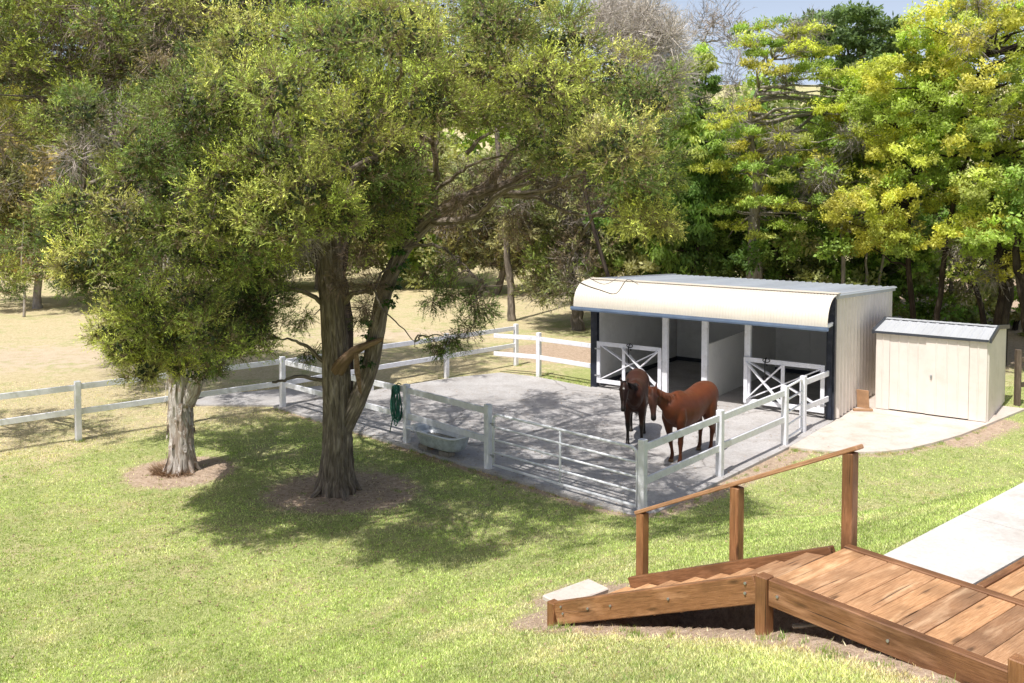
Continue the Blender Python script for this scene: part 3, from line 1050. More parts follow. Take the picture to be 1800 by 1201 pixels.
for i, (a, s_) in enumerate(((-0.42, 0.0), (-0.40, 0.22), (0.30, -0.1))):
    m = MB(); m.box(tb_pt(a, -0.05 + s_ * 0.5, 0.06), (0.30, 0.2, 0.115), (ta, tb, Z3), 0.008)
    o = m.build('block', M_BLOCK if i != 1 else M_STONE)
    tag(o, ['concrete block under the left end of the bathtub, nearest the fence post', 'reddish block under the bathtub, further into the yard', 'concrete block under the right end of the bathtub'][i], 'block', 'blocks under the bathtub')

# ------------------------------------------------------------------ garden hose on the fence
hp = mid(K['p715'], K['c497'], 0.045) + out * 0.05
hose = MB()
rr = np.random.default_rng(3)
for k in range(9):
    w = 0.10 + 0.11 * rr.random(); hh = 0.62 + 0.28 * rr.random(); ph = rr.normal() * 0.02
    pts = []
    for j in range(25):
        th = 2 * math.pi * j / 24
        x = math.sin(th) * w * (0.55 + 0.45 * (1 - math.cos(th)) / 2) + ph + rr.normal() * 0.004
        z = 1.26 - hh * (1 - math.cos(th)) / 2
        pts.append(hp + fr * x + out * (0.03 + 0.015 * k * 0.5 + 0.05 * math.sin(th + k)) + Z3 * z)
    hose.tube(pts, 0.0125, 6)
hose.tube([hp + Z3 * 1.26 - out * 0.08, hp + Z3 * 1.30, hp + out * 0.1 + Z3 * 1.24, hp + out * 0.12 - fr * 0.03 + Z3 * 0.6, hp + out * 0.16 - fr * 0.1 + Z3 * 0.22], 0.012, 6)
tag(hose.build('garden_hose', M_HOSE, None, True), 'coiled dark green garden hose hanging from the white fence', 'hose')

# ------------------------------------------------------------------ deck, steps and handrail
deck = thing('timber_deck', 'brown timber deck with steps and a handrail beside the lawn', 'deck', dk(0, 0, 2.1))
Lv = np.array([L_DK[0], L_DK[1], 0]); Wv = np.array([W_DK[0], W_DK[1], 0])
DW = 0.97
DZ = 2.5
bw = 0.192
for i in range(19):
    t0 = 0.01 + i * (bw + 0.007)
    m = MB()
    zj = R.normal() * 0.002
    m.box(dk(t0 + bw / 2, DW / 2, DZ - 0.025 + zj), (DW - 0.006, bw, 0.05), (Wv, Lv, Z3), 0.006)
    m.build('board', M_DECK, deck)
m = MB(); m.box(dk(1.9, -0.045, DZ - 0.10), (3.78, 0.085, 0.21), (Lv, Wv, Z3), 0.008); m.build('beam', M_BEAM, deck)
m = MB(); m.box(dk(1.9, DW + 0.045, DZ - 0.09), (3.8, 0.085, 0.20), (Lv, Wv, Z3), 0.008); m.build('beam', M_BEAM, deck)
m = MB(); m.box(dk(1.9, DW * 0.5, DZ - 0.14), (3.7, 0.08, 0.15), (Lv, Wv, Z3), 0.004); m.build('joist', M_BEAM, deck)
# near posts
def dpost(t, w, z0, z1, s=0.105, name='deck_post'):
    m = MB(); m.box(dk(t, w, (z0 + z1) / 2), (s, s, z1 - z0), (Lv, Wv, Z3), 0.007)
    return m.build(name, M_BEAM, deck)
dpost(-0.045, -0.055, 1.85, DZ + 0.012)
dpost(1.89, -0.155, 2.0, DZ + 0.15)
# stringers
SL = 0.44
ST = 2.48
def stringer(w, drop=0.0):
    m = MB()
    a = dk(-0.10, w, DZ - 0.10 - drop); b = dk(-ST, w, DZ - 0.10 - SL * (ST - 0.1) - drop)
    d = b - a; ln = np.linalg.norm(d); d /= ln
    u = np.cross(Wv, d); u = u if u[2] > 0 else -u
    m.box((a + b) / 2 - u * 0.012, (ln, 0.08, 0.215), (d, Wv, u), 0.008)
    return m.build('stringer', M_BEAM, deck)
stringer(-0.045); stringer(DW + 0.045, 0.03)
dpost(-ST - 0.05, -0.05, 1.1, DZ - SL * ST + 0.03, 0.10)
nst = 8
for i in range(nst):
    t0 = -(i + 0.5) * (ST / nst) - 0.02
    z0 = DZ - 0.07 - min(0.075, 0.03 * i) - SL * (i + 0.55) * (ST / nst)
    tl = Lv + Z3 * 0.16; tl /= np.linalg.norm(tl)
    m = MB(); m.box(dk(t0, DW / 2, z0), (DW - 0.01, ST / nst * 1.12, 0.045), (Wv, tl, np.cross(Wv, tl) if np.cross(Wv, tl)[2] > 0 else -np.cross(Wv, tl)), 0.006)
    m.build('tread', M_DECK, deck)
    hr = []
for t0, zb, zt in ((-0.03, 2.2, 3.28), (-1.21, 1.7, 2.685), (-2.43, 1.1, 2.105)):
    dpost(t0, DW + 0.14, zb, zt, 0.10, 'handrail_post'); hr.append((t0, zt))
m = MB()
sl = (hr[0][1] - hr[2][1]) / (hr[0][0] - hr[2][0])
a = dk(0.06, DW + 0.14, hr[0][1] + 0.02 + sl * 0.09); b = dk(-2.50, DW + 0.14, hr[2][1] + 0.02 - sl * 0.07)
m.bar(a, b, 0.115, 0.04, bev=0.008)
m.build('handrail', M_DECK, deck)
# bolts
m = MB()
for tt, zz in ((-0.2, -0.05), (-0.2, -0.13), (-1.0, -0.1), (-1.7, -0.1), (-2.0, -0.1), (-2.35, -0.12), (-2.38, -0.05)):
    z_ = DZ + zz - SL * (-tt - 0.1)
    p_ = dk(tt, -0.088, z_)
    m.tube([p_, p_ - Wv * 0.012], 0.011, 8)
for tt in (0.1, 1.0, 1.8):
    p_ = dk(tt, -0.09, DZ - 0.1); m.tube([p_, p_ - Wv * 0.01], 0.011, 8)
m.build('bolts', M_STEEL, deck)
# second deck beyond the pale path
w2 = DW + 0.10
sd = thing('timber_deck', 'second timber deck section whose boards run beside the pale concrete path', 'deck', dk(2.2, w2, 2.4))
A2 = at_z(1709, 1032, 2.5); rel = A2[:2] - A_DK; tA = rel @ L_DK
for i in range(9):
    m = MB(); m.box(dk(tA + 0.16 + i * 0.2, w2 + 0.9, DZ - 0.026), (1.78, 0.19, 0.045), (Wv, Lv, Z3), 0.006); m.build('board', M_DECK, sd)
m = MB(); m.box(dk(tA + 0.03, w2 + 0.9, DZ - 0.05), (1.8, 0.06, 0.12), (Wv, Lv, Z3), 0.006); m.build('beam', M_BEAM, sd)
# pale path
A1 = at_z(1546, 978, 2.5); tB = (A1[:2] - A_DK) @ L_DK
pth = [dk(tB, w2, 0), dk(tA - 0.03, w2, 0), dk(tA - 0.03, w2 + 6, 0), dk(tB - 0.25, w2 + 6, 0)]
for w0_ in (0.0, 1.5, 3.0, 4.5):
    f0, f1_ = w0_ / 6, min(1.0, (w0_ + 1.485) / 6)
    e0, e1 = pth[0] * (1 - f0) + pth[3] * f0, pth[1] * (1 - f0) + pth[2] * f0
    e2, e3 = pth[1] * (1 - f1_) + pth[2] * f1_, pth[0] * (1 - f1_) + pth[3] * f1_
    slab('concrete_path', [e0, e1, e2, e3], DZ - 0.005 - 0.002 * (w0_ > 1), 0.22, M_PATH)
b = at_z(1731, 908, 2.42)
m = MB(); m.box((b[0], b[1], 2.40), (0.16, 0.09, 0.12), (Lv * 0.3 + Wv, Lv - Wv * 0.3, Z3), 0.006)
tag(m.build('brick', M_STONE), 'reddish brown brick in the grass beside the pale path', 'brick')
# step pad
pc = at_z(1028, 1066, 1.30)
m = MB(); m.box(dk(-ST - 0.27, 0.45, 1.30), (0.32, 0.66, 0.06), (Lv, Wv, Z3 + Lv * 0.15), 0.012)
tag(m.build('paving_slab', M_APRON), 'pale concrete slab at the foot of the timber steps', 'paving slab')
# sticks under the deck
for i, (t0, w0, ln) in enumerate(((0.35, 0.0, 0.5), (0.75, 0.02, 0.4), (-0.7, 0.05, 0.45), (1.3, 0.0, 0.45))):
    m = MB()
    p_ = dk(t0, w0 + 0.05, 0); p_[2] = float(ground_z(p_[0], p_[1])) + 0.03
    a_ = R.random() * 3
    dd = Lv * math.cos(a_) + Wv * 0.3 * math.sin(a_)
    m.tube([p_ - dd * ln / 2, p_ + Z3 * 0.05, p_ + dd * ln / 2 + Z3 * 0.06], [0.018, 0.015, 0.008], 6)
    tag(m.build('stick', M_BARK), ['dry stick in the shade under the deck, nearest the corner post', 'dry stick under the deck beam, second from the corner post', 'dry stick lying under the timber steps', 'dry stick under the deck, furthest along the beam'][i], 'stick', 'dry sticks under the deck')

# ------------------------------------------------------------------ horses
def loft_path(V, Fc, pts, hw, hh, sidev=None, n=20, ups=None):
    pts = [np.array(p, float) for p in pts]
    m = len(pts); o = len(V)
    for i in range(m):
        t = pts[min(i + 1, m - 1)] - pts[max(i - 1, 0)]; t /= np.linalg.norm(t)
        sd = np.cross(np.array([0, 0, 1.0]), t) if sidev is None else np.array(sidev, float)
        if np.linalg.norm(sd) < 1e-3:
            sd = np.array([0, 1.0, 0])
        sd = sd - t * (sd @ t); sd /= np.linalg.norm(sd)
        u = np.cross(t, sd)
        for k in range(n):
            th = 2 * math.pi * k / n
            V.append(pts[i] + sd * math.cos(th) * hw[i] + u * math.sin(th) * hh[i])
    for i in range(m - 1):
        for k in range(n):
            k2 = (k + 1) % n
            Fc.append((o + i * n + k, o + i * n + k2, o + (i + 1) * n + k2, o + (i + 1) * n + k))
    Fc.append(tuple(o + k for k in range(n))[::-1]); Fc.append(tuple(o + (m - 1) * n + k for k in range(n)))

def make_horse(label, origin, head, poll, hdir, fl, fr_, hl, hr_, kind, s=1.0):
    h = np.array([head[0], head[1]]); h = h / np.linalg.norm(h)
    yaw = math.atan2(h[1], h[0])
    V, Fc = [], []
    T = [(-1.03, 1.20, .07, .12), (-.99, 1.20, .17, .22), (-.90, 1.20, .245, .285), (-.76, 1.20, .285, .315), (-.58, 1.19, .285, .32), (-.40, 1.15, .27, .315), (-.2, 1.09, .285, .335),
         (0, 1.055, .30, .36), (.2, 1.06, .285, .37), (.36, 1.10, .255, .37), (.50, 1.13, .225, .345), (.62, 1.12, .20, .29), (.72, 1.09, .15, .21), (.78, 1.07, .08, .11)]
    loft_path(V, Fc, [(x, 0, z) for x, z, a, b in T], [a for *_, a, b in T], [b for *_, b in T], n=28)
    # withers ridge + croup
    loft_path(V, Fc, [(.1, 0, 1.36), (.28, 0, 1.40), (.42, 0, 1.40), (.6, 0, 1.33)], [.04, .07, .08, .06], [.04, .08, .09, .1], n=12)
    P = np.array(poll, float); hd = np.array(hdir, float); hd /= np.linalg.norm(hd)
    # neck
    b0 = np.array([.42, 0, 1.16]); 
    neck_end = P - hd * 0.0 + np.array([-.05, 0, -.05])
    c1 = np.array([.75, P[1] * .25, 1.27 + (P[2] - 1.5) * .3]); 
    pts = []
    for t in np.linspace(0, 1, 9):
        pts.append((1 - t) ** 2 * b0 + 2 * t * (1 - t) * c1 + t * t * neck_end)
    hwn = np.interp(np.linspace(0, 1, 9), [0, .3, .6, 1], [.17, .13, .092, .075])
    hhn = np.interp(np.linspace(0, 1, 9), [0, .3, .6, 1], [.31, .235, .165, .12])
    loft_path(V, Fc, pts, hwn, hhn, n=22)
    neck_pts = pts
    # head
    fwd = np.array([hd[0], hd[1], 0]); fwd /= np.linalg.norm(fwd)
    side = np.cross([0, 0, 1.0], fwd)
    upn = np.cross(hd, side); upn = upn / np.linalg.norm(upn)      # face normal
    if upn @ fwd < 0: upn = -upn
    Hs = [(-.07, .0, .05, .06), (-.03, .0, .078, .09), (.05, -.01, .092, .112), (.13, -.025, .10, .135), (.21, -.03, .098, .135), (.30, -.02, .080, .108), (.40, -.008, .060, .080),
          (.48, -.002, .053, .066), (.54, -.004, .058, .064), (.585, -.010, .054, .056), (.61, -.014, .036, .036)]
    loft_path(V, Fc, [P + hd * a + upn * b for a, b, *_ in Hs], [c for *_, c, d in Hs], [d for *_, d in Hs], sidev=side, n=20)
    # ears
    for sg in (-1, 1):
        e0 = P + side * sg * .06 - hd * .045 + upn * 0.0
        up_e = -hd * .9 + upn * .15 + side * sg * .18; up_e /= np.linalg.norm(up_e)
        loft_path(V, Fc, [e0 - up_e * .03, e0 + up_e * .04, e0 + up_e * .09, e0 + up_e * .145], [.028, .034, .027, .005], [.02, .023, .016, .004], sidev=side, n=10)
    # brow ridges and nostril rims
    for sg in (-1, 1):
        q = P + hd * .14 + side * sg * .085 + upn * .06
        loft_path(V, Fc, [q - hd * .045, q, q + hd * .045], [.012, .026, .012], [.012, .024, .012], sidev=side, n=10)
    # legs
    def leg(pts, rad, n=14):
        loft_path(V, Fc, pts, [r for r in rad], [r * 1.12 for r in rad], sidev=(0, 1, 0), n=n)
    def front(sg, dx):
        y = .155 * sg
        leg([(.50, .07 * sg, 1.27), (.50, .11 * sg, 1.12), (.50, .15 * sg, .93), (.49 + dx * .15, y, .76), (.49 + dx * .45, y, .55), (.495 + dx * .52, y, .48), (.49 + dx * .6, y, .40), (.485 + dx * .8, y, .27), (.485 + dx * .93, y, .17), (.50 + dx * .97, y, .13), (.53 + dx, y, .075)],
            [.09, .14, .120, .085, .055, .060, .046, .034, .038, .044, .036])
        leg([(.535 + dx, y, .085), (.545 + dx, y, .045), (.555 + dx, y, .0)], [.044, .054, .062])
    def hind(sg, dx):
        y = .155 * sg
        leg([(-.70, .08 * sg, 1.36), (-.68, .10 * sg, 1.22), (-.63, .14 * sg, 1.0), (-.63, .165 * sg, .84), (-.71 + dx * .3, y, .68), (-.79 + dx * .5, y, .57), (-.83 + dx * .6, y, .50), (-.80 + dx * .7, y, .41), (-.785 + dx * .85, y, .27), (-.775 + dx * .95, y, .16), (-.76 + dx, y, .125), (-.73 + dx, y, .07)],
            [.10, .19, .185, .145, .095, .065, .062, .048, .037, .041, .046, .037])
        leg([(-.725 + dx, y, .085), (-.715 + dx, y, .045), (-.705 + dx, y, .0)], [.044, .053, .06])
    front(1, fl); front(-1, fr_); hind(1, hl); hind(-1, hr_)
    me = bpy.data.meshes.new('horse_src')
    me.from_pydata([tuple(v) for v in V], [], Fc)
    ob = bpy.data.objects.new('horse_src', me); C.objects.link(ob)
    r = ob.modifiers.new('r', 'REMESH'); r.mode = 'VOXEL'; r.voxel_size = 0.0135; r.use_smooth_shade = True
    sm = ob.modifiers.new('s', 'SMOOTH'); sm.iterations = 14; sm.factor = 0.6
    dg = bpy.context.evaluated_depsgraph_get(); dg.update()
    me2 = bpy.data.meshes.new_from_object(ob.evaluated_get(dg))
    bpy.data.objects.remove(ob); bpy.data.meshes.remove(me)
    me2.name = 'horse'
    nv = len(me2.vertices)
    co_ = np.empty(nv * 3, np.float32); me2.vertices.foreach_get('co', co_); X = co_.reshape(-1, 3)
    if kind == 'bay':
        base = np.array([.044, .015, .008]); dark = np.array([.010, .007, .006]); face = np.array([.026, .012, .008]); top = np.array([.055, .018, .009])
        black_h = .62
    else:
        base = np.array([.112, .031, .012]); dark = np.array([.10, .035, .016]); face = np.array([.085, .036, .024]); top = np.array([.14, .040, .015])
        black_h = .12
    tint = np.tile(base, (nv, 1))
    def lay(col, w):
        nonlocal tint
        w = np.clip(w, 0, 1)[:, None]
        tint = tint * (1 - w) + np.array(col) * w
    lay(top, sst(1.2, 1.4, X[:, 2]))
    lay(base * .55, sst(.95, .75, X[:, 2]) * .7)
    lay(dark, sst(black_h, black_h - .16, X[:, 2]))
    rel_ = X - P; ah = rel_ @ hd; dist = np.linalg.norm(rel_ - ah[:, None] * hd, axis=1)
    inhead = (ah > -.16) & (ah < .75) & (dist < .22) & (X[:, 0] > .75)
    lay(face, inhead * sst(-.02, .1, ah) * .85)
    lay([.012, .009, .008], inhead * sst(.44, .56, ah))
    lay([.012, .009, .008], inhead * sst(-.05, -.1, ah) * .7)
    if kind == 'bay':
        sd_ = rel_ @ side; un_ = rel_ @ upn
        lay([.55, .5, .45], inhead * sst(.028, .012, np.hypot(sd_, ah - .13)) * (un_ > .05))
    lay([.16, .10, .055] if kind != 'bay' else [.03, .025, .02], sst(.075, .06, X[:, 2]))
    a = me2.attributes.new('tint', 'FLOAT_COLOR', 'POINT')
    a.data.foreach_set('color', np.concatenate([tint, np.ones((nv, 1))], 1).astype(np.float32).ravel())
    me2.polygons.foreach_set('use_smooth', [True] * len(me2.polygons))
    me2.materials.clear(); me2.materials.append(M_COAT)
    body = bpy.data.objects.new('horse', me2); C.objects.link(body)
    body.location = (origin[0], origin[1], 0.02)
    body.rotation_euler = (0, 0, yaw); body.scale = (s, s, s)
    tag(body, label, 'horse')
    # eyes
    for sg in (-1, 1):
        q = P + hd * .135 + side * sg * .098 + upn * .045
        mm = MB(); pts = [q + side * sg * x for x in (-.022, -.012, 0, .010, .014)]
        mm.tube(pts, [.008, .018, .022, .014, .004], 10)
        e = mm.build('eye', M_EYE, None, True); e.parent = body
    for sg in (-1, 1):
        q = P + hd * .555 + side * sg * .030 + upn * .040
        mm = MB(); mm.tube([q - upn * .02 + side * sg * .005, q + upn * .012 + side * sg * .008], [.011, .009], 8)
        e = mm.build('nostril', M_EYE, None, True); e.parent = body
    # mane, forelock, tail: strands
    rg = np.random.default_rng(11 if kind == 'bay' else 12)
    def strands(name, roots, dirs, lens, w, col):
        VV, FF, TT = [], [], []
        for r0, d0, ln in zip(roots, dirs, lens):
            p0 = np.array(r0, float); d = np.array(d0, float); sdv = rg.normal(size=3); sdv[2] = 0; sdv /= np.linalg.norm(sdv)
            o = len(VV); seg = 5
            shade = 0.6 + 0.8 * rg.random()
            for k in range(seg + 1):
                ww = w * (1 - .75 * k / seg)
                VV.append(p0 - sdv * ww); VV.append(p0 + sdv * ww)
                TT += [np.array(col) * shade] * 2
                d = d + np.array([0, 0, -.45]) + rg.normal(size=3) * .06; d /= np.linalg.norm(d)
                p0 = p0 + d * ln / seg
            for k in range(seg):
                FF.append((o + 2 * k, o + 2 * k + 1, o + 2 * k + 3, o + 2 * k + 2))
        ob_ = raw_mesh(name, np.array(VV), np.array(FF), M_COAT, np.array(TT))
        ob_.parent = body
        return ob_
    mc = [.012, .008, .007] if kind == 'bay' else [.13, .042, .018]
    roots, dirs, lens = [], [], []
    msd = 1 if kind != 'bay' else 1
    for i in range(420):
        t = rg.random() * 7.2 + 0.8
        k = int(t); f = t - k
        c = neck_pts[k] * (1 - f) + neck_pts[min(k + 1, 8)] * f
        tt = neck_pts[min(k + 1, 8)] - neck_pts[k]; tt /= np.linalg.norm(tt)
        sd_ = np.cross([0, 0, 1.0], tt); sd_ /= np.linalg.norm(sd_); uu = np.cross(tt, sd_)
        hh_ = np.interp(t / 8, np.linspace(0, 1, 9), hhn)
        roots.append(c + uu * (hh_ - .012) + sd_ * rg.normal() * .012 + sd_ * msd * .01)
        dirs.append(sd_ * msd * (.75 + .25 * rg.random()) + uu * .25 + tt * rg.normal() * .15)
        lens.append(.13 + .10 * rg.random())
    strands('mane', roots, dirs, lens, .008, mc)
    roots, dirs, lens = [], [], []
    for i in range(60):
        roots.append(P - hd * .06 + upn * .07 + side * rg.normal() * .025)
        dirs.append(hd * .7 + upn * .5 + side * rg.normal() * .25); lens.append(.12 + .09 * rg.random())
    strands('forelock', roots, dirs, lens, .006, mc)
    roots, dirs, lens = [], [], []
    for i in range(420):
        a_ = rg.random() * 6.28; r_ = .03 * math.sqrt(rg.random())
        z0 = 1.32 - .35 * rg.random()
        roots.append((-1.03 - (1.32 - z0) * .10 + r_ * math.cos(a_) - .01, r_ * math.sin(a_) * 1.2, z0))
        dirs.append((-.35, rg.normal() * .08, -.9)); lens.append(.45 + .38 * rg.random())
    strands('tail', roots, dirs, lens, .010, [c * .8 for c in mc] if kind == 'bay' else [.11, .036, .016])
    return body

make_horse('dark bay horse with black legs facing the camera, behind the chestnut', (2.72, 20.35), (-.18, -.98), (1.04, -.20, 1.49), (.40, .0, -.62), 0.02, -0.10, 0.05, -0.12, 'bay', 0.97)
make_horse('reddish chestnut horse standing side on, behind the right rail fence', (3.57, 18.90), (-.65, -.76), (1.01, -.19, 1.56), (.30, .22, -.60), 0.03, -0.20, 0.04, -0.06, 'chestnut', 1.0)

# ------------------------------------------------------------------ foliage generators
def unit(v):
    return v / (np.linalg.norm(v, axis=-1, keepdims=True) + 1e-9)

def rdir(n, rg):
    return unit(rg.normal(size=(n, 3)))

def clumps_to_tufts(cl, rg, per=12, rfrac=0.36, squash=0.8):
    """cl (n,4) x,y,z,r -> tuft centres, radii, outward frac, clump index"""
    n = len(cl)
    d = rdir(n * per, rg)
    rr = rg.uniform(0.35, 1.0, n * per) ** 0.6
    r = np.repeat(cl[:, 3], per)
    lump = 1 + 0.25 * np.sin(d[:, 0] * 5 + r * 9) * np.sin(d[:, 2] * 6 + r * 5)
    off = d * (rr * r * lump)[:, None]
    off[:, 2] = np.where(off[:, 2] < 0, off[:, 2] * 0.6, off[:, 2]) * squash
    r = r * np.where(d[:, 2] < -0.1, 0.8, 1.0)
    c = np.repeat(cl[:, :3], per, 0) + off
    tr = r * rfrac * rg.uniform(0.7, 1.25, n * per)
    return c, tr, rr, np.repeat(np.arange(n), per)

def leaves_fine(cl, rg, tint, per=12, sprays=16, leaves=9, ll=0.065, lw=0.016, rfrac=0.30, droop=0.0, inner=(0.20, 0.15, 0.10), spray_len=0.20, tv=0.3):
    """needle sprays (triangles). tint: (n_clumps,3)"""
    c, tr, rr, ci = clumps_to_tufts(cl, rg, per, rfrac)
    m = len(c)
    S = m * sprays
    sc = np.repeat(c, sprays, 0); sr = np.repeat(tr, sprays)
    d = rdir(S, rg)
    out_ = unit(sc - np.repeat(cl[:, :3][ci], sprays, 0))
    base = sc + d * (sr * rg.uniform(0.1, 0.9, S))[:, None]
    ax = unit(d * 0.8 + out_ * 0.6 + rg.normal(size=(S, 3)) * 0.35 + np.array([0, 0, 0.35 - droop]))
    L_ = spray_len * rg.uniform(0.6, 1.3, S)
    nl = S * leaves
    t = np.tile(np.linspace(0.05, 1.0, leaves), S) + rg.uniform(-.05, .05, nl)
    axr = np.repeat(ax, leaves, 0)
    lb = np.repeat(base, leaves, 0) + axr * (t * np.repeat(L_, leaves))[:, None]
    pd = unit(np.cross(axr, rdir(nl, rg)))
    ld = unit(axr * 0.75 + pd * 0.8)
    onr = unit(lb - np.repeat(np.repeat(cl[:, :3][ci] - np.array([0, 0, .25]), sprays, 0), leaves, 0)) * 0.75 + unit(lb - np.repeat(np.repeat(c, sprays, 0), leaves, 0)) * 0.55
    sdv = unit(np.cross(ld, onr + rdir(nl, rg) * 0.75))
    ln = ll * rg.uniform(0.6, 1.3, nl) * (1.15 - 0.5 * t)
    w = lw * rg.uniform(0.7, 1.2, nl) * 0.5
    V = np.empty((nl, 3, 3), np.float32)
    V[:, 0] = lb - sdv * w[:, None]; V[:, 1] = lb + sdv * w[:, None]; V[:, 2] = lb + ld * ln[:, None]
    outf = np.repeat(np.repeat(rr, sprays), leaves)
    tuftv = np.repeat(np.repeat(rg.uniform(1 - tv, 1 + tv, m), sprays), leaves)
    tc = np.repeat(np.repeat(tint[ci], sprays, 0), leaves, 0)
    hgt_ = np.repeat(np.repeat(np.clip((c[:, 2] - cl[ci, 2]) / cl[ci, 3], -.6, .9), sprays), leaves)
    k = np.clip(0.22 + 0.35 * outf + 0.40 * t + 0.45 * hgt_, 0.16, 1.4)  # young tips brighter; clump shading painted in too: bright tops, dark undersides
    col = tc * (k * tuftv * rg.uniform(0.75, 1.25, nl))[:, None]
    # yellow tips
    yl = np.clip(t - 0.45, 0, 1)[:, None] * np.repeat(rg.random(S), leaves)[:, None]
    col = col * (1 + yl * np.array([0.75, 0.65, 0.1]))
    # brown interior sprays
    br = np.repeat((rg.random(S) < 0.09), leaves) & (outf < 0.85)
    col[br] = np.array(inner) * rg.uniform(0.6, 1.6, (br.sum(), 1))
    # twigs
    tw = np.empty((S, 3, 3), np.float32)
    ts = unit(np.cross(ax, rdir(S, rg)))
    tw[:, 0] = base - ax * (L_ * 0.4)[:, None] - ts * 0.004; tw[:, 1] = base - ax * (L_ * 0.4)[:, None] + ts * 0.004; tw[:, 2] = base + ax * L_[:, None]
    tcol = np.tile(np.array(inner) * 1.2, (S, 1)) * rg.uniform(.5, 1.5, (S, 1))
    VV = np.concatenate([V.reshape(-1, 3), tw.reshape(-1, 3)])
    CC = np.concatenate([np.repeat(col, 3, 0), np.repeat(tcol, 3, 0)])
    return VV, CC

def cores(cl, rg, n=200, size=.075, frac=.6, cols=((.06, .08, .03), (.09, .075, .045), (.045, .065, .025))):  # dark leaves added inside clumps, crown shade put into their colour
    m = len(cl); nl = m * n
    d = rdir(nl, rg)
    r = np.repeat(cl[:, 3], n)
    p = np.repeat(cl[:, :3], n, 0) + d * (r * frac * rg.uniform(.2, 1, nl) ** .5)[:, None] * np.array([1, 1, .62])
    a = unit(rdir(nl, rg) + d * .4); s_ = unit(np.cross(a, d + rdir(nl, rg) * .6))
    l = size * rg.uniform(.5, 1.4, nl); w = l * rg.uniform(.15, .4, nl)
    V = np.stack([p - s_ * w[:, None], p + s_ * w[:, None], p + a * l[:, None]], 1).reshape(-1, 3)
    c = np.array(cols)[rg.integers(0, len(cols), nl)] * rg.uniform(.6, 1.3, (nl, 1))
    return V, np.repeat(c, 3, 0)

def leaves_broad(cl, rg, tint, per=12, leaves=60, ll=0.14, lw=0.075, rfrac=0.4, squash=0.8, tv=0.3, flat=0.0, hang=0.0):
    c, tr, rr, ci = clumps_to_tufts(cl, rg, per, rfrac, squash)
    m = len(c); nl = m * leaves
    d = rdir(nl, rg)
    pos = np.repeat(c, leaves, 0) + d * (np.repeat(tr, leaves) * rg.uniform(0.2, 1.0, nl))[:, None] * np.array([1, 1, 0.75 - flat * .5])
    ld = unit(d * 0.5 + rdir(nl, rg) + np.array([0, 0, -0.2 - hang]))
    onr = unit(pos - np.repeat(cl[:, :3][ci], leaves, 0))
    sdv = unit(np.cross(ld, onr * .9 * (1 - flat * .6) + rdir(nl, rg) * (.8 - flat * .5) + np.array([0, 0, 1.0]) * (0.45 + flat)))
    ln = ll * rg.uniform(0.55, 1.25, nl)
    w = lw * rg.uniform(0.6, 1.2, nl) * 0.5
    V = np.empty((nl, 4, 3), np.float32)
    V[:, 0] = pos; V[:, 1] = pos + ld * (ln * 0.45)[:, None] + sdv * w[:, None]
    V[:, 2] = pos + ld * ln[:, None]; V[:, 3] = pos + ld * (ln * 0.45)[:, None] - sdv * w[:, None]
    tc = np.repeat(tint[ci], leaves, 0)
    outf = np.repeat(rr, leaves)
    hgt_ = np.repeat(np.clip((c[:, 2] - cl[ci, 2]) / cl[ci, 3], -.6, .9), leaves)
    col = tc * ((0.55 + 0.5 * outf + 0.3 * hgt_) * np.repeat(rg.uniform(1 - tv, 1 + tv, m), leaves) * rg.uniform(0.7, 1.3, nl))[:, None]  # shading put into leaf colour: clump tops and outside brighter, undersides darker
    return V.reshape(-1, 3), np.repeat(col, 4, 0)

def twig_cloud(cl, rg, n=260, ln=0.35, w=0.009, col=(0.36, 0.31, 0.27), droop=0.0, branch=4):
    m = len(cl)
    S = m * n
    c = np.repeat(cl[:, :3], n, 0); r = np.repeat(cl[:, 3], n)
    d = rdir(S, rg)
    p0 = c + d * (r * rg.uniform(0, 0.85, S))[:, None]
    ax = unit(d * 0.7 + rdir(S, rg) * 0.6 + np.array([0, 0, -droop]))
    Vs, Cs = [], []
    cc = np.array(col) * rg.uniform(0.5, 1.3, (S, 1))
    L0 = ln * rg.uniform(0.5, 1.4, S)
    for b in range(branch):
        if b == 0:
            s0, a, l_, ww = p0, ax, L0, w
        else:
            s0 = p0 + ax * (L0 * rg.uniform(0.2, 0.9, S))[:, None]
            a = unit(ax + rdir(S, rg) * 0.8); l_ = L0 * 0.5 * rg.uniform(.5, 1.2, S); ww = w * 0.6
        sd = unit(np.cross(a, rdir(S, rg)))
        T = np.empty((S, 3, 3), np.float32)
        T[:, 0] = s0 - sd * ww; T[:, 1] = s0 + sd * ww; T[:, 2] = s0 + a * l_[:, None]
        Vs.append(T.reshape(-1, 3)); Cs.append(np.repeat(cc, 3, 0))
    return np.concatenate(Vs), np.concatenate(Cs)

def tri_obj(name, V, Cc, parent, k=3, mat=None):
    n = len(V) // k
    return raw_mesh(name, V, np.arange(n * k).reshape(n, k), mat or M_LEAF, Cc, parent)

def inpoly(px, py, poly):
    px = np.asarray(px); py = np.asarray(py)
    ins = np.zeros(px.shape, bool)
    n = len(poly)
    for i in range(n):
        x1, y1 = poly[i]; x2, y2 = poly[(i + 1) % n]
        c = ((y1 > py) != (y2 > py))
        with np.errstate(divide='ignore', invalid='ignore'):
            xi = (x2 - x1) * (py - y1) / (y2 - y1 + 1e-12) + x1
        ins ^= c & (px < xi)
    return ins

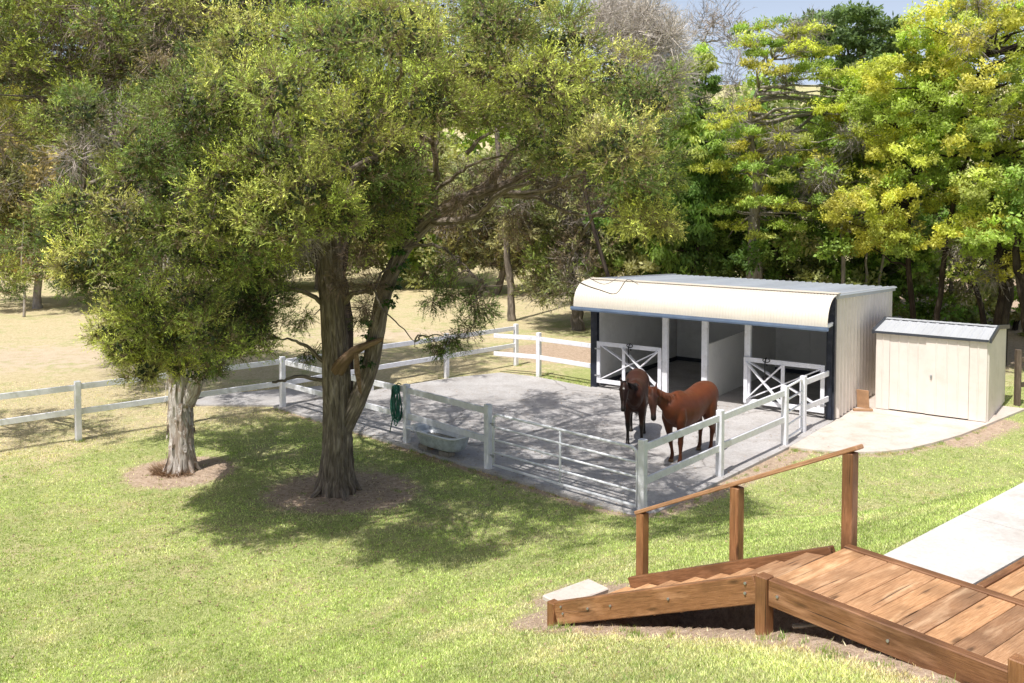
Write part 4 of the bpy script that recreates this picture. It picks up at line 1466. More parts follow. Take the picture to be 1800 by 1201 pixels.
def fill(poly, y0, y1, n, r, rg, minsep=0.75, keep=None):
    """n clumps whose outline from the photo's viewpoint fills poly, spread through depth y0..y1"""
    P_ = np.array(poly, float)
    outl = []
    tries = 0
    while len(outl) < n and tries < n * 40:
        tries += 1
        px = rg.uniform(P_[:, 0].min(), P_[:, 0].max()); py = rg.uniform(P_[:, 1].min(), P_[:, 1].max())
        if not inpoly(px, py, poly):
            continue
        a_, b_ = (y0(px), y1(px)) if callable(y0) else (y0, y1)
        y = rg.uniform(a_, b_)
        p = at_y(px, py, y)
        rr = r * rg.uniform(0.7, 1.25)
        if any(np.linalg.norm(p - q[:3]) < minsep * (rr + q[3]) * 0.55 for q in outl):
            continue
        outl.append(np.array([p[0], p[1], p[2], rr]))
    return np.array(outl)

def tints(cl, rg, cols, jit=0.15):
    idx = rg.integers(0, len(cols), len(cl))
    c = np.array(cols)[idx]
    return c * rg.uniform(1 - jit, 1 + jit, (len(cl), 1))

def bez(a, b, c, n=8):
    t = np.linspace(0, 1, n)[:, None]
    return (1 - t) ** 2 * a + 2 * t * (1 - t) * b + t * t * c

def wig(pts, rg, a):
    pts = [np.array(p, float) for p in pts]
    for i in range(1, len(pts) - 1):
        pts[i] = pts[i] + rg.normal(size=3) * a
    return pts

def smoothpath(pts, n=6):
    pts = [np.array(p, float) for p in pts]
    out_ = []
    m = len(pts)
    for i in range(m - 1):
        p0, p1, p2, p3 = pts[max(i - 1, 0)], pts[i], pts[i + 1], pts[min(i + 2, m - 1)]
        for k in range(n):
            t = k / n
            out_.append(0.5 * ((2 * p1) + (-p0 + p2) * t + (2 * p0 - 5 * p1 + 4 * p2 - p3) * t * t + (-p0 + 3 * p1 - 3 * p2 + p3) * t ** 3))
    out_.append(pts[-1])
    return out_

def limb(m, pts, r0, r1, rg, n=8, rough=0.08, sub=5, ridges=0.0, wigg=0.0, power=1.0):
    sp_ = smoothpath(pts, sub)
    if wigg:
        sp_ = wig(sp_, rg, wigg)
    k = len(sp_)
    rad = [r0 + (r1 - r0) * (i / (k - 1)) ** power for i in range(k)]
    m.tube(sp_, rad, n, rough, True, ridges, rg.random() * 9)
    return sp_

def limbs_to(m, attach, cl, rg, r0=0.05, every=1, sag=0.3):
    """thin limbs from the nearest attach point to clump centres"""
    A = np.array(attach)
    for q in cl[::every]:
        d = np.linalg.norm(A - q[:3], axis=1) + 40 * (A[:, 2] < 3.2) * (len(cl) == 50) + 0.6 * np.clip(A[:, 2] - q[2], 0, 9)
        a = A[np.argmin(d)]
        midp = (a + q[:3]) / 2 + np.array([rg.normal() * .15, rg.normal() * .15, sag * rg.uniform(-.3, 1) * np.linalg.norm(q[:3] - a) * .3])
        pts = list(bez(a, midp, q[:3], 7))
        ln = np.linalg.norm(q[:3] - a)
        limb(m, wig(pts, rg, 0.02 * ln), min(r0, 0.012 + 0.016 * ln), 0.007, rg, 5, 0.05, 1)

def gz(x, y):
    return float(ground_z(x, y))

# ------------------------------------------------------------------ the two paperbarks on the lawn
rg = np.random.default_rng(21)
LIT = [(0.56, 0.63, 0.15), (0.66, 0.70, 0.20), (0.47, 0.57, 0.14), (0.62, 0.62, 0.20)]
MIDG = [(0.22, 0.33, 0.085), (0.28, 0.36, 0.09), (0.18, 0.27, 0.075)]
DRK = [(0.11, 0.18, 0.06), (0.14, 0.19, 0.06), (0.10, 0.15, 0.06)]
BRN = [(0.255, 0.206, 0.136), (0.204, 0.165, 0.112), (0.170, 0.181, 0.080)]

t2 = thing('paperbark_tree', 'big spreading paperbark with grey furrowed forked trunk on the lawn', 'tree', TREE2)
m = MB()
Y2 = 16.95
def PT(px, py, y=Y2):
    return at_y(px, py, y)
trunk_pts = [TREE2 + np.array([0, 0, -0.1]), PT(592, 830), PT(593, 780), PT(592, 700), PT(590, 620), PT(585, 540), PT(580, 460), PT(577, 380), PT(590, 300), PT(610, 220), PT(640, 150, 16.3)]
tr_r = [0.35, 0.30, 0.27, 0.25, 0.235, 0.225, 0.215, 0.20, 0.18, 0.13, 0.07]
sp_ = smoothpath(trunk_pts, 9); rr_ = list(np.interp(np.linspace(0, 1, len(sp_)), np.linspace(0, 1, len(tr_r)), tr_r))
m.tube(sp_, rr_, 64, 0.06, True, 0.085, 2.0)
att2 = [p for p in sp_[50:]]
# root flare
for k in range(9):
    a_ = k * 0.698 + 0.3
    dd = np.array([math.cos(a_), math.sin(a_), 0])
    b_ = TREE2 + dd * (0.44 + 0.12 * math.sin(k * 3)); b_[2] = -0.06
    m.tube(smoothpath([TREE2 + dd * 0.18 + Z3 * 0.65, TREE2 + dd * 0.265 + Z3 * 0.25, TREE2 + dd * 0.36 + Z3 * 0.06, b_], 4), list(np.linspace(0.10, 0.03, 13)), 12, 0.1, True, 0.1, k)
# second stem
stem2 = [PT(603, 755), PT(630, 700, 16.9), PT(652, 640, 16.85), PT(664, 570, 16.8), PT(680, 500, 16.8), PT(715, 430, 16.7), PT(765, 380, 16.5), PT(812, 350, 16.3)]
s2 = limb(m, stem2, 0.165, 0.115, rg, 40, 0.06, 7, 0.07)
att2 += s2[20:]
branches = [
    ([PT(765, 380, 16.5), PT(830, 345, 16.2), PT(880, 330, 15.9), PT(930, 300, 15.6), PT(985, 262, 15.2), PT(1030, 215, 14.9)], .10, .03),
    ([PT(812, 350, 16.3), PT(860, 320, 16.2), PT(900, 270, 16.1), PT(940, 235, 16.0), PT(985, 190, 16.0)], .085, .03),
    ([PT(760, 388, 16.5), PT(800, 388, 16.1), PT(845, 375, 15.7), PT(880, 340, 15.3), PT(930, 320, 15.0)], .075, .035),
    ([PT(885, 345, 15.6), PT(940, 347, 15.5), PT(1000, 372, 15.2), PT(1045, 378, 15.0)], .05, .012),
    ([PT(880, 340, 15.4), PT(960, 335, 15.2), PT(1010, 310, 15.0), PT(1080, 300, 14.8), PT(1130, 280, 14.6)], .05, .015),
    ([PT(765, 378, 16.5), PT(763, 330, 16.3), PT(768, 300, 16.1), PT(760, 240, 15.7), PT(770, 205, 15.4)], .075, .03),
    ([PT(768, 335, 16.2), PT(800, 310, 15.6), PT(840, 285, 15.1), PT(890, 275, 14.8)], .04, .015),
    ([PT(760, 250, 15.8), PT(715, 225, 15.2), PT(690, 248, 14.6), PT(660, 280, 14.0)], .05, .015),
    ([PT(762, 230, 15.7), PT(800, 205, 15.3), PT(850, 190, 14.6), PT(900, 160, 13.8)], .05, .015),
    ([PT(820, 270, 15.5), PT(850, 240, 15.5), PT(905, 215, 15.5)], .045, .015),
    ([PT(585, 420), PT(600, 330, 16.0), PT(640, 240, 14.8), PT(690, 190, 13.4)], .10, .03),
    ([PT(578, 400), PT(540, 330, 16.2), PT(500, 260, 15.2), PT(470, 200, 14.0), PT(470, 150, 12.8)], .11, .03),
    ([PT(578, 440), PT(520, 380, 17.3), PT(440, 330, 17.8), PT(400, 260, 18.2)], .09, .03),
    ([PT(598, 300), PT(680, 230, 17.4), PT(760, 160, 18.0), PT(850, 120, 19.0), PT(960, 110, 19.6)], .10, .02),
    ([PT(590, 330), PT(580, 230, 17.6), PT(560, 150, 18.6), PT(540, 100, 19.6)], .10, .02),
    ([PT(575, 545), PT(548, 520, 16.7), PT(505, 508, 16.3), PT(470, 512, 15.9)], .05, .02),
    ([PT(572, 640), PT(540, 610, 16.7), PT(515, 598, 16.5), PT(492, 596, 16.3)], .04, .012),
    ([PT(570, 672), PT(530, 662, 16.7), PT(500, 668, 16.5), PT(478, 672, 16.4)], .04, .018),
    ([PT(600, 540), PT(618, 518, 16.8), PT(640, 512, 16.8), PT(655, 516, 16.8)], .06, .03),
    ([PT(690, 455, 16.7), PT(662, 500, 16.2), PT(670, 540, 15.9), PT(710, 580, 15.7), PT(735, 612, 15.6)], .022, .006),
    ([PT(700, 440, 16.7), PT(760, 430, 16.2), PT(810, 460, 15.7), PT(850, 500, 15.4), PT(885, 500, 15.3)], .035, .008),
]
for pts, a_, b_ in branches:
    s_ = limb(m, pts, a_, b_, rg, 10, 0.1, 5, 0.03, 0.012)
    att2 += s_[len(s_) // 2:]
m_t2 = m
m = MB()   # snapped limb
stub = [PT(590, 658), PT(600, 640, 16.7), PT(622, 618, 16.6), PT(645, 606, 16.5), PT(672, 596, 16.45)]
limb(m, stub, .15, .035, rg, 14, 0.14, 5, 0.1)
m.build('broken_limb', M_SCAR, t2, True)
m = MB()
m.add([PT(622, 622, 16.5), PT(630, 620, 16.5), PT(634, 660, 16.48), PT(636, 694, 16.45), PT(631, 690, 16.47), PT(623, 655, 16.5)], [(0, 1, 2, 3, 4, 5)])
m.build('bark_strip', M_SCAR, t2)

polyA = [(350, 125), (420, 62), (560, 45), (690, 10), (850, 15), (960, 30), (1040, 62), (1100, 120), (1150, 180), (1155, 270), (1085, 300), (1000, 285), (930, 235), (850, 205), (770, 215), (700, 235), (640, 290), (500, 290), (400, 310), (350, 240)]
polyB = [(490, 265), (560, 245), (700, 225), (735, 290), (725, 385), (650, 415), (570, 400), (500, 430), (475, 350)]
polyC = [(1060, 240), (1160, 250), (1175, 300), (1120, 335), (1070, 320)]
polyM = [(1100, 330), (1170, 330), (1160, 400), (1100, 400)]
front = fill([(430, 100), (560, 60), (700, 30), (850, 30), (950, 60), (1050, 100), (1110, 180), (1090, 270), (980, 240), (870, 180), (760, 200), (650, 260), (450, 280), (370, 220)], 10.2, 13.0, 38, 0.70, rg, 1.35)
midc = fill(polyA, lambda q: 13.2 - 1.6 * float(sst(850, 1000, q)), lambda q: 17.0 - 3.2 * float(sst(850, 1020, q)), 74, 0.68, rg, 1.3)
back = fill([(q[0], q[1]) for q in polyA if q[0] < 960] + [(930, 235)][:0], 17.0, 20.5, 34, 0.90, rg, 1.2)
hangB = fill(polyB, 13.5, 17.5, 34, 0.60, rg)
hangC = fill(polyC, 12.0, 14.0, 9, 0.45, rg)
hangM = fill(polyM, 12.0, 14.0, 5, 0.36, rg)
low = fill([(375, 290), (470, 300), (500, 420), (480, 520), (380, 480)], 14.0, 17.5, 14, 0.6, rg)
front = np.concatenate([front, np.array([list(at_y(px, py, y)) + [r] for px, py, y, r in ((500, 395, 11.0, .5), (455, 375, 11.3, .45), (545, 340, 10.8, .42), (370, 395, 11.4, .48), (590, 380, 11.2, .35), (410, 330, 11.2, .5))])])
def clear_gate(cl_):
    u_ = -np.array([0.565 * 0.56, 0.825 * 0.56, -1.0]); u_ /= np.linalg.norm(u_)
    ok_ = np.ones(len(cl_), bool)
    for q_ in (.12, .24, .36, .62, 1.0):
        rel_ = cl_[:, :3] - (K['p858'] * (1 - q_) + K['p1128'] * q_ + Z3 * .75)
        a_ = rel_ @ u_
        ok_ &= np.linalg.norm(rel_ - a_[:, None] * u_, axis=1) > cl_[:, 3] * .62
    return cl_[ok_]
hc = np.concatenate([hangC, hangM, low])
front, midc, back, hangB, hc = [clear_gate(q) for q in (front, midc, back, hangB, hc)]
mid_add = np.array([list(at_y(px, py, y)) + [r] for px, py, y, r in ((300, 330, 12.4, .5), (335, 400, 12.4, .5), (265, 270, 12.0, .48), (370, 300, 11.9, .5), (425, 265, 11.7, .5), (345, 220, 11.5, .5), (440, 410, 11.8, .5),
    (280, 400, 12.7, .45), (340, 190, 11.1, .5), (400, 340, 12.0, .5), (480, 300, 11.5, .5), (300, 250, 12.6, .5), (390, 190, 12.0, .5))])
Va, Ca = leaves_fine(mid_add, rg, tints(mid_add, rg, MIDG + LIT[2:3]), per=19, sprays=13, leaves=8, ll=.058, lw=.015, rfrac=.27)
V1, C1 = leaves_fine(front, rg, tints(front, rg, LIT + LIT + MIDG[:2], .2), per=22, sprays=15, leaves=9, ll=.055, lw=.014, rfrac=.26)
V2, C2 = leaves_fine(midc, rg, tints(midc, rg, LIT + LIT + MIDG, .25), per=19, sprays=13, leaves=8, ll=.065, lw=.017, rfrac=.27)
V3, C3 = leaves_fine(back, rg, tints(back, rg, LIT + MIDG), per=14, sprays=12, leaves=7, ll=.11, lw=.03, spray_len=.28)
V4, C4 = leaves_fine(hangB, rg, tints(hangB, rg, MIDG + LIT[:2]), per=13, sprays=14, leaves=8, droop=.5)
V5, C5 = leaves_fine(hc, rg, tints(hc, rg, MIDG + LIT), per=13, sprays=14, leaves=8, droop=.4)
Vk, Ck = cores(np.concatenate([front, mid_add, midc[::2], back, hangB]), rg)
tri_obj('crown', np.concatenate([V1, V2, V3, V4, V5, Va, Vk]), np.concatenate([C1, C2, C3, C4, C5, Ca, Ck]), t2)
tw_ = [PT(1045, 378, 15.0), PT(1010, 440, 16.5), PT(1000, 480, 18.0), PT(1022, 498, 18.4), PT(1055, 510, 18.5), PT(1083, 516, 18.5), PT(1102, 492, 18.5), PT(1122, 500, 18.5)]
limb(m_t2, tw_, .02, .006, rg, 6, .1, 4)
limb(m_t2, [PT(1000, 480, 18.0), PT(1030, 486, 18.2), PT(1062, 500, 18.4), PT(1090, 486, 18.4)], .010, .004, rg, 5, .1, 4)
limbs_to(m_t2, att2, np.concatenate([front, mid_add, midc, back[::2], hangB, hc]), rg, 0.05)
# sparse drooping sprays and dead twigs
sparse = np.array([list(at_y(px, py, y)) + [r] for px, py, y, r in ((790, 520, 15.3, .22), (830, 540, 15.3, .25), (800, 600, 15.2, .2), (825, 580, 15.2, .22), (760, 530, 15.4, .2), (770, 610, 15.2, .16),
                   (840, 510, 15.4, .22), (850, 550, 15.3, .2), (440, 560, 16.2, .3), (400, 590, 16.3, .3), (460, 590, 16.2, .22), (380, 640, 16.3, .25), (640, 560, 17.3, .25), (530, 560, 17.3, .25), (760, 480, 15.5, .25), (800, 470, 15.5, .25), (510, 470, 16.0, .3), (540, 620, 17.4, .2))])
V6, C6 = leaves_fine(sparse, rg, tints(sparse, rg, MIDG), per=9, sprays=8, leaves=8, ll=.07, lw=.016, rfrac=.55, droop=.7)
V7, C7 = twig_cloud(sparse, rg, 60, .22, .005, (.14, .11, .085), .5)
tri_obj('drooping_foliage', np.concatenate([V6, V7]), np.concatenate([C6, C7]), t2)
m = m_t2
for q in sparse:
    A = np.array(att2 + sp_[30:50]); a = A[np.argmin(np.linalg.norm(A - q[:3], axis=1) + 0.8 * np.clip(q[2] - A[:, 2], 0, 5))]
    limb(m, wig(list(bez(a, (a + q[:3]) / 2 + Z3 * .25, q[:3], 8)), rg, .03), .018, .004, rg, 5, 0.1, 2)
m.build('trunk', M_BARK, t2, True)
dead = np.array([list(at_y(px, py, y)) + [r] for px, py, y, r in ((500, 320, 13.6, .3), (520, 350, 13.6, .28), (400, 270, 14, .25), (410, 250, 14, .25), (500, 440, 15.2, .4), (540, 420, 15.2, .4), (480, 400, 14.6, .3), (620, 460, 15.8, .4), (600, 500, 16.0, .3), (640, 440, 15.8, .35),
                 (800, 350, 15.5, .5), (870, 300, 15.5, .5), (950, 320, 15.4, .5), (1010, 330, 15.2, .5), (900, 380, 15.6, .4), (740, 260, 15.2, .4), (680, 240, 14.8, .35), (930, 160, 13.4, .4), (1000, 200, 14.5, .45), (1050, 290, 15, .45), (640, 540, 16.3, .22), (655, 500, 16.2, .25))])
V8, C8 = twig_cloud(dead[:6], rg, 330, .22, .006, (.46, .40, .36), .5)
V9, C9 = twig_cloud(dead[6:], rg, 190, .24, .005, (.22, .16, .115), .3)
tri_obj('dead_twigs', np.concatenate([V8, V9]), np.concatenate([C8, C9]), t2, mat=M_TWIG)
# creeper on the second stem
cr = np.array([list(at_y(px, py, y - .12)) + [.17] for px, py, y in ((690, 500, 16.8), (700, 470, 16.8), (685, 530, 16.8), (655, 590, 16.85), (700, 440, 16.75), (730, 410, 16.7), (650, 560, 16.85), (712, 400, 16.7), (640, 640, 16.85))])
Vc, Cc_ = leaves_broad(cr, rg, tints(cr, rg, [(0.05, .10, .03), (.06, .13, .03)]), per=7, leaves=12, ll=.09, lw=.05, hang=.8)
ivy = tri_obj('creeper', Vc, Cc_, None, 4)
tag(ivy, 'dark green leafy creeper climbing the leaning stem of the forked paperbark', 'creeper')

# --- left paperbark
rg = np.random.default_rng(31)
t1 = thing('paperbark_tree', 'smaller paperbark with pale peeling trunk at left of the lawn', 'tree', TREE1)
m = MB()
Y1 = TREE1[1]
def P1(px, py, y=Y1):
    return at_y(px, py, y)
tp = [TREE1 - Z3 * .1, P1(320, 800), P1(319, 750), P1(317, 700), P1(322, 660), P1(320, 600), P1(310, 540), P1(306, 470), P1(303, 410), P1(300, 350, 18.0), P1(300, 280, 17.8), P1(320, 200, 17.6), P1(330, 140, 17.6)]
tr_ = [.27, .24, .22, .215, .21, .20, .18, .19, .17, .15, .12, .09, .05]
s1 = smoothpath(tp, 9); r1_ = list(np.interp(np.linspace(0, 1, len(s1)), np.linspace(0, 1, len(tr_)), tr_))
m.tube(s1, r1_, 56, 0.10, True, 0.075, 5.0)
att1 = s1[40:]
for pts, a_, b_ in [([P1(328, 710), P1(345, 670, 18.2), P1(358, 620, 18.1), P1(362, 560, 18.0), P1(372, 500, 17.9)], .16, .08),
                    ([P1(310, 700), P1(300, 660, 18.1), P1(290, 600, 17.8), P1(262, 560, 17.3), P1(240, 530, 16.8)], .11, .04),
                    ([P1(306, 440), P1(270, 410, 17.7), P1(230, 380, 17.0), P1(180, 360, 16.2), P1(140, 370, 15.4)], .08, .02),
                    ([P1(303, 400), P1(340, 340, 18.2), P1(400, 290, 18.0), P1(450, 250, 17.8)], .08, .03),
                    ([P1(300, 330, 18), P1(240, 280, 17.5), P1(180, 240, 17), P1(120, 220, 16.6)], .08, .02),
                    ([P1(372, 520, 17.9), P1(400, 480, 17.6), P1(440, 440, 17.2), P1(470, 400, 17)], .06, .02),
                    ([P1(302, 380), P1(250, 420, 17.6), P1(210, 440, 17.2), P1(190, 470, 16.8)], .05, .015)]:
    s_ = limb(m, pts, a_, b_, rg, 12, 0.1, 5, 0.05, 0.01)
    att1 += s_[len(s_) // 2:]
for k in range(8):
    a_ = k * 0.785 + 0.2
    dd = np.array([math.cos(a_), math.sin(a_), 0])
    b_ = TREE1 + dd * 0.36; b_[2] = -0.06
    m.tube(smoothpath([TREE1 + dd * 0.16 + Z3 * 0.45, TREE1 + dd * 0.24 + Z3 * 0.13, b_], 4), list(np.linspace(0.08, 0.025, 9)), 10, 0.12, True, 0.1, k)
for i in range(46):
    a_ = rg.uniform(0, 6.28); z_ = rg.uniform(0.15, 2.2); dd = np.array([math.cos(a_), math.sin(a_), 0]); tt_ = np.array([-dd[1], dd[0], 0])
    r_ = float(np.interp(z_, [0, .5, 2.5], [.28, .255, .235])) + .012
    c_ = TREE1 + dd * r_ + Z3 * z_ + np.array([-.02, 0, 0])
    w_ = rg.uniform(.02, .05); l_ = rg.uniform(.08, .3); cu = rg.uniform(.01, .05)
    m.add([c_ - tt_ * w_, c_ + tt_ * w_, c_ + tt_ * w_ * .8 - Z3 * l_ * .6 + dd * cu * .4, c_ - tt_ * w_ * .9 - Z3 * l_ * .55 + dd * cu * .5, c_ + tt_ * w_ * .4 - Z3 * l_ + dd * cu * 1.6, c_ - tt_ * w_ * .5 - Z3 * l_ * .9 + dd * cu * 1.3],
          [(0, 1, 2, 3), (3, 2, 4, 5)])
m.build('trunk', M_BARKW, t1, True)
pL = [(100, 370), (140, 330), (110, 260), (80, 210), (200, 165), (340, 140), (360, 280), (470, 310), (470, 560), (420, 620), (345, 620), (300, 560), (200, 520), (110, 510), (95, 440)]
f1 = fill([(100, 350), (160, 320), (240, 330), (260, 430), (210, 500), (130, 500), (95, 440)], 12.0, 14.5, 16, .5, rg)
f2 = fill([(180, 560), (230, 520), (310, 560), (330, 620), (290, 670), (230, 650), (180, 610)], 14.3, 15.8, 18, .40, rg)
f3 = fill(pL, 13.0, 16.0, 46, .6, rg)
f4 = fill(pL, 16.0, 20.5, 46, .7, rg)
f5 = fill([(370, 440), (470, 430), (460, 600), (400, 640), (370, 560)], 14.5, 18, 15, .5, rg)
f6 = fill([(200, 540), (300, 560), (380, 560), (370, 660), (260, 670)], 17.8, 19.6, 12, .5, rg)
def clear_sun(cl_):
    u_ = -np.array([0.565 * 0.56, 0.825 * 0.56, -1.0]); u_ /= np.linalg.norm(u_)
    ok_ = np.ones(len(cl_), bool)
    for z_ in (0.4, 1.2, 2.0):
        rel_ = cl_[:, :3] - (TREE1 + Z3 * z_ + np.array([-.1, -.15, 0]))
        a_ = rel_ @ u_
        ok_ &= np.linalg.norm(rel_ - a_[:, None] * u_, axis=1) > cl_[:, 3] * .85 + .12
    return cl_[ok_]
f1, f2, f3, f4, f6 = [clear_sun(q) for q in (f1, f2, f3, f4, f6)]
def clear_f2(cl_):
    u_ = -np.array([0.565 * 0.56, 0.825 * 0.56, -1.0]); u_ /= np.linalg.norm(u_)
    ok_ = np.ones(len(cl_), bool)
    for q in f2[::2]:
        rel_ = cl_[:, :3] - q[:3]; a_ = rel_ @ u_
        ok_ &= ~((np.linalg.norm(rel_ - a_[:, None] * u_, axis=1) < cl_[:, 3] * .8) & (a_ > 0))
    return cl_[ok_]
f1, f3 = clear_f2(f1), clear_f2(f3)
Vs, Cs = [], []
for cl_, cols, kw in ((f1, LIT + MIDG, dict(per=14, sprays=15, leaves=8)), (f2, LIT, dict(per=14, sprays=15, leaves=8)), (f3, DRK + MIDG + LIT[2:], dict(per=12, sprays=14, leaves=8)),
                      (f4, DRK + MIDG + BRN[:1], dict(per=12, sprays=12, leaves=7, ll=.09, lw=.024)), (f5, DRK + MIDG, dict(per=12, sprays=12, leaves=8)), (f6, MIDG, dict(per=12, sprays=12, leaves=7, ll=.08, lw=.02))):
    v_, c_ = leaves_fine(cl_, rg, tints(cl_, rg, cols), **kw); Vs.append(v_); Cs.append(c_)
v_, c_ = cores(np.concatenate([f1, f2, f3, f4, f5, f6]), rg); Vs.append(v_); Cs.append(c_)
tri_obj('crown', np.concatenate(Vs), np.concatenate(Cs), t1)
m = MB(); limbs_to(m, att1, np.concatenate([f1, f2, f3, f4, f5, f6]), rg, 0.035); m.build('limbs', M_BARK, t1, True)
dd1 = np.array([list(at_y(px, py, y)) + [r] for px, py, y, r in ((200, 200, 14.5, .5), (270, 350, 13.2, .35), (300, 380, 13.6, .35), (330, 370, 13.6, .4), (350, 340, 13.6, .35), (130, 280, 13.4, .4), (300, 590, 16, .35), (280, 620, 16, .3), (160, 240, 14, .4))])
Vd, Cd = twig_cloud(dd1, rg, 170, .24, .005, (.40, .34, .30), .3)
tri_obj('dead_twigs', Vd, Cd, t1, mat=M_TWIG)
# dry grass tuft at the trunk
rt = np.random.default_rng(5)
n_ = 500; a_ = rt.uniform(2.6, 5.6, n_); r_ = rt.uniform(.30, .48, n_)
b_ = np.stack([TREE1[0] - .06 + np.cos(a_) * r_, TREE1[1] + np.sin(a_) * r_, np.full(n_, -.03)], 1)
d_ = unit(np.stack([np.cos(a_) * .9, np.sin(a_) * .9, rt.uniform(.2, 1.2, n_)], 1) + rt.normal(size=(n_, 3)) * .35)
s__ = unit(np.cross(d_, rdir(n_, rt))) * .006
T_ = np.stack([b_ - s__, b_ + s__, b_ + d_ * rt.uniform(.1, .28, (n_, 1))], 1).reshape(-1, 3)
tg = tri_obj('dry_tuft', T_, np.repeat(np.array([[.36, .24, .15]]) * rt.uniform(.5, 1.4, (n_, 1)), 3, 0), None, mat=M_TWIG)
tag(tg, 'tuft of dry straw at the foot of the pale paperbark', 'dry grass')

# ------------------------------------------------------------------ generic tree
def tree(label, px, y, polys, cols, seed, kind='broad', trunk=(0.16, 0.06), top=None, bark=None, name='tree', group=None, ncl=40, r=.9, dep=3.0, lean=0.0, stems=1, kw=None, twig=None, minsep=.8, lower=None, trunk_pts=None, deadcol=(.33, .29, .26)):
    rg_ = np.random.default_rng(seed)
    x = (px - 900) / F * y
    g0 = gz(x, y)
    t = thing(name, label, 'tree', (x, y, g0), group)
    cls = []
    for poly, share in polys:
        cls.append(fill(poly, y - dep, y + dep, max(2, int(ncl * share)), r, rg_, minsep))
    cl = np.concatenate([c for c in cls if len(c)])
    if kind == 'fine':
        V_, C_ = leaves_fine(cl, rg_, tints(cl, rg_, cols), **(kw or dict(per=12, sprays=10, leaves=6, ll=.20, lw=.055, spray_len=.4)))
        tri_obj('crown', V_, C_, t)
    elif kind == 'broad':
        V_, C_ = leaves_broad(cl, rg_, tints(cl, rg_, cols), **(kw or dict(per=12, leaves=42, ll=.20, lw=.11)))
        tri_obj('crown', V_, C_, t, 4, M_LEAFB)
    elif kind == 'bare':
        V_, C_ = twig_cloud(cl, rg_, (kw or {}).get('n', 200), .6, .012, deadcol, -.2, 5)
        tri_obj('crown', V_, C_, t, mat=M_TWIG)
    m_ = MB()
    topc = cl[np.argsort(-cl[:, 2])[:6]].mean(0)[:3] if top is None else at_y(top[0], top[1], y)
    att = []
    for k in range(stems):
        b0 = np.array([x + (k - .5 * (stems - 1)) * (.14 if stems > 2 else .5), y + rg_.normal() * .3, g0 - .1])
        e = topc + (np.array([rg_.normal() * 1.2, rg_.normal() * 1.0, -rg_.random() * 1.5]) if stems > 1 else 0)
        if trunk_pts is not None and k == 0:
            pts = [b0] + [at_y(a, b, y + (c if len(q) > 2 else 0)) for q in trunk_pts for a, b, c in [(q + (0,))[:3]]]
        else:
            mp = b0 * .5 + e * .5 + np.array([rg_.normal() * .5, rg_.normal() * .4, 0])
            pts = [b0, b0 + np.array([0, 0, 2.6]), b0 * .45 + e * .55 + np.array([0, 0, -.6]), e] if stems > 2 or lower else [b0, b0 * .72 + mp * .28 + rg_.normal(size=3) * .1, mp, mp * .45 + e * .55 + rg_.normal(size=3) * .3, e]
        s_ = limb(m_, pts, trunk[0] / (1 + .25 * (stems - 1)), trunk[1] * .4, rg_, 10, .1, 6, .03, .02, .8)
        att += s_[len(s_) // 4:]
    limbs_to(m_, att, cl, rg_, trunk[1] * 1.3, 1, .5); m_.build('trunk', bark or M_BARKB, t, True)
    if twig:
        q = cl[rg_.choice(len(cl), min(len(cl), twig), replace=False)]
        V_, C_ = twig_cloud(q, rg_, 150, .5, .011, deadcol, .2)
        tri_obj('dead_twigs', V_, C_, t, mat=M_TWIG)
    return t

GB = 'trees beyond the yard'
YEL = [(0.60, 0.59, 0.12), (0.54, 0.58, 0.12), (0.58, 0.55, 0.14), (0.40, 0.50, 0.11)]
LG = [(0.42, 0.54, 0.13), (0.52, 0.58, 0.16), (0.32, 0.45, 0.11)]
DG = [(0.17, 0.29, 0.07), (0.20, 0.32, 0.08), (0.25, 0.34, 0.09)]
OLV = [(0.32, 0.34, 0.14), (0.38, 0.37, 0.17), (0.26, 0.30, 0.12)]
TAN = [(0.58, 0.48, 0.21), (0.52, 0.46, 0.17), (0.42, 0.40, 0.15)]

# right side, left to right
tree('vine covered tree with hanging leaves behind the left end of the shelter', 1205, 36, [([(1180, 110), (1215, 85), (1255, 120), (1262, 300), (1240, 470), (1130, 480), (1110, 400), (1180, 340)], 1)], LG + DG, 101, ncl=60, r=.75, dep=1.8, kw=dict(per=12, leaves=45, ll=.22, lw=.09, hang=1.2), bark=M_BARKD)
tree('tall airy tree with pale trunk and flat layers of light leaves', 1325, 34.5,
     [([(1225, 280), (1300, 220), (1400, 240), (1440, 290), (1330, 330), (1240, 330)], .22), ([(1300, 50), (1370, 15), (1450, 60), (1470, 130), (1380, 170), (1300, 130)], .28), ([(1250, 210), (1330, 170), (1350, 230), (1270, 250)], .1),
      ([(1400, 150), (1500, 120), (1560, 200), (1480, 260), (1400, 230)], .2), ([(1250, 350), (1400, 320), (1480, 350), (1400, 420), (1260, 440)], .2)], LG + YEL[1:3], 102, ncl=96, r=.62, dep=3, trunk=(.24, .05),
     kw=dict(per=12, leaves=44, ll=.14, lw=.06, squash=.35, flat=.8), bark=M_BARKP, trunk_pts=[(1322, 430), (1330, 340), (1325, 270), (1318, 200), (1345, 130), (1380, 60)], twig=14)
tree('slim pale branched tree leaning right behind the airy tree', 1345, 35.5, [([(1420, 180), (1500, 110), (1560, 100), (1590, 150), (1500, 230), (1430, 270)], 1)], LG + OLV, 103, ncl=32, r=.6, dep=2, trunk=(.16, .04), bark=M_BARKP,
     trunk_pts=[(1330, 400), (1352, 280), (1400, 230), (1460, 180), (1510, 130)], kw=dict(per=8, leaves=30, ll=.17, lw=.08, squash=.4, flat=.7))
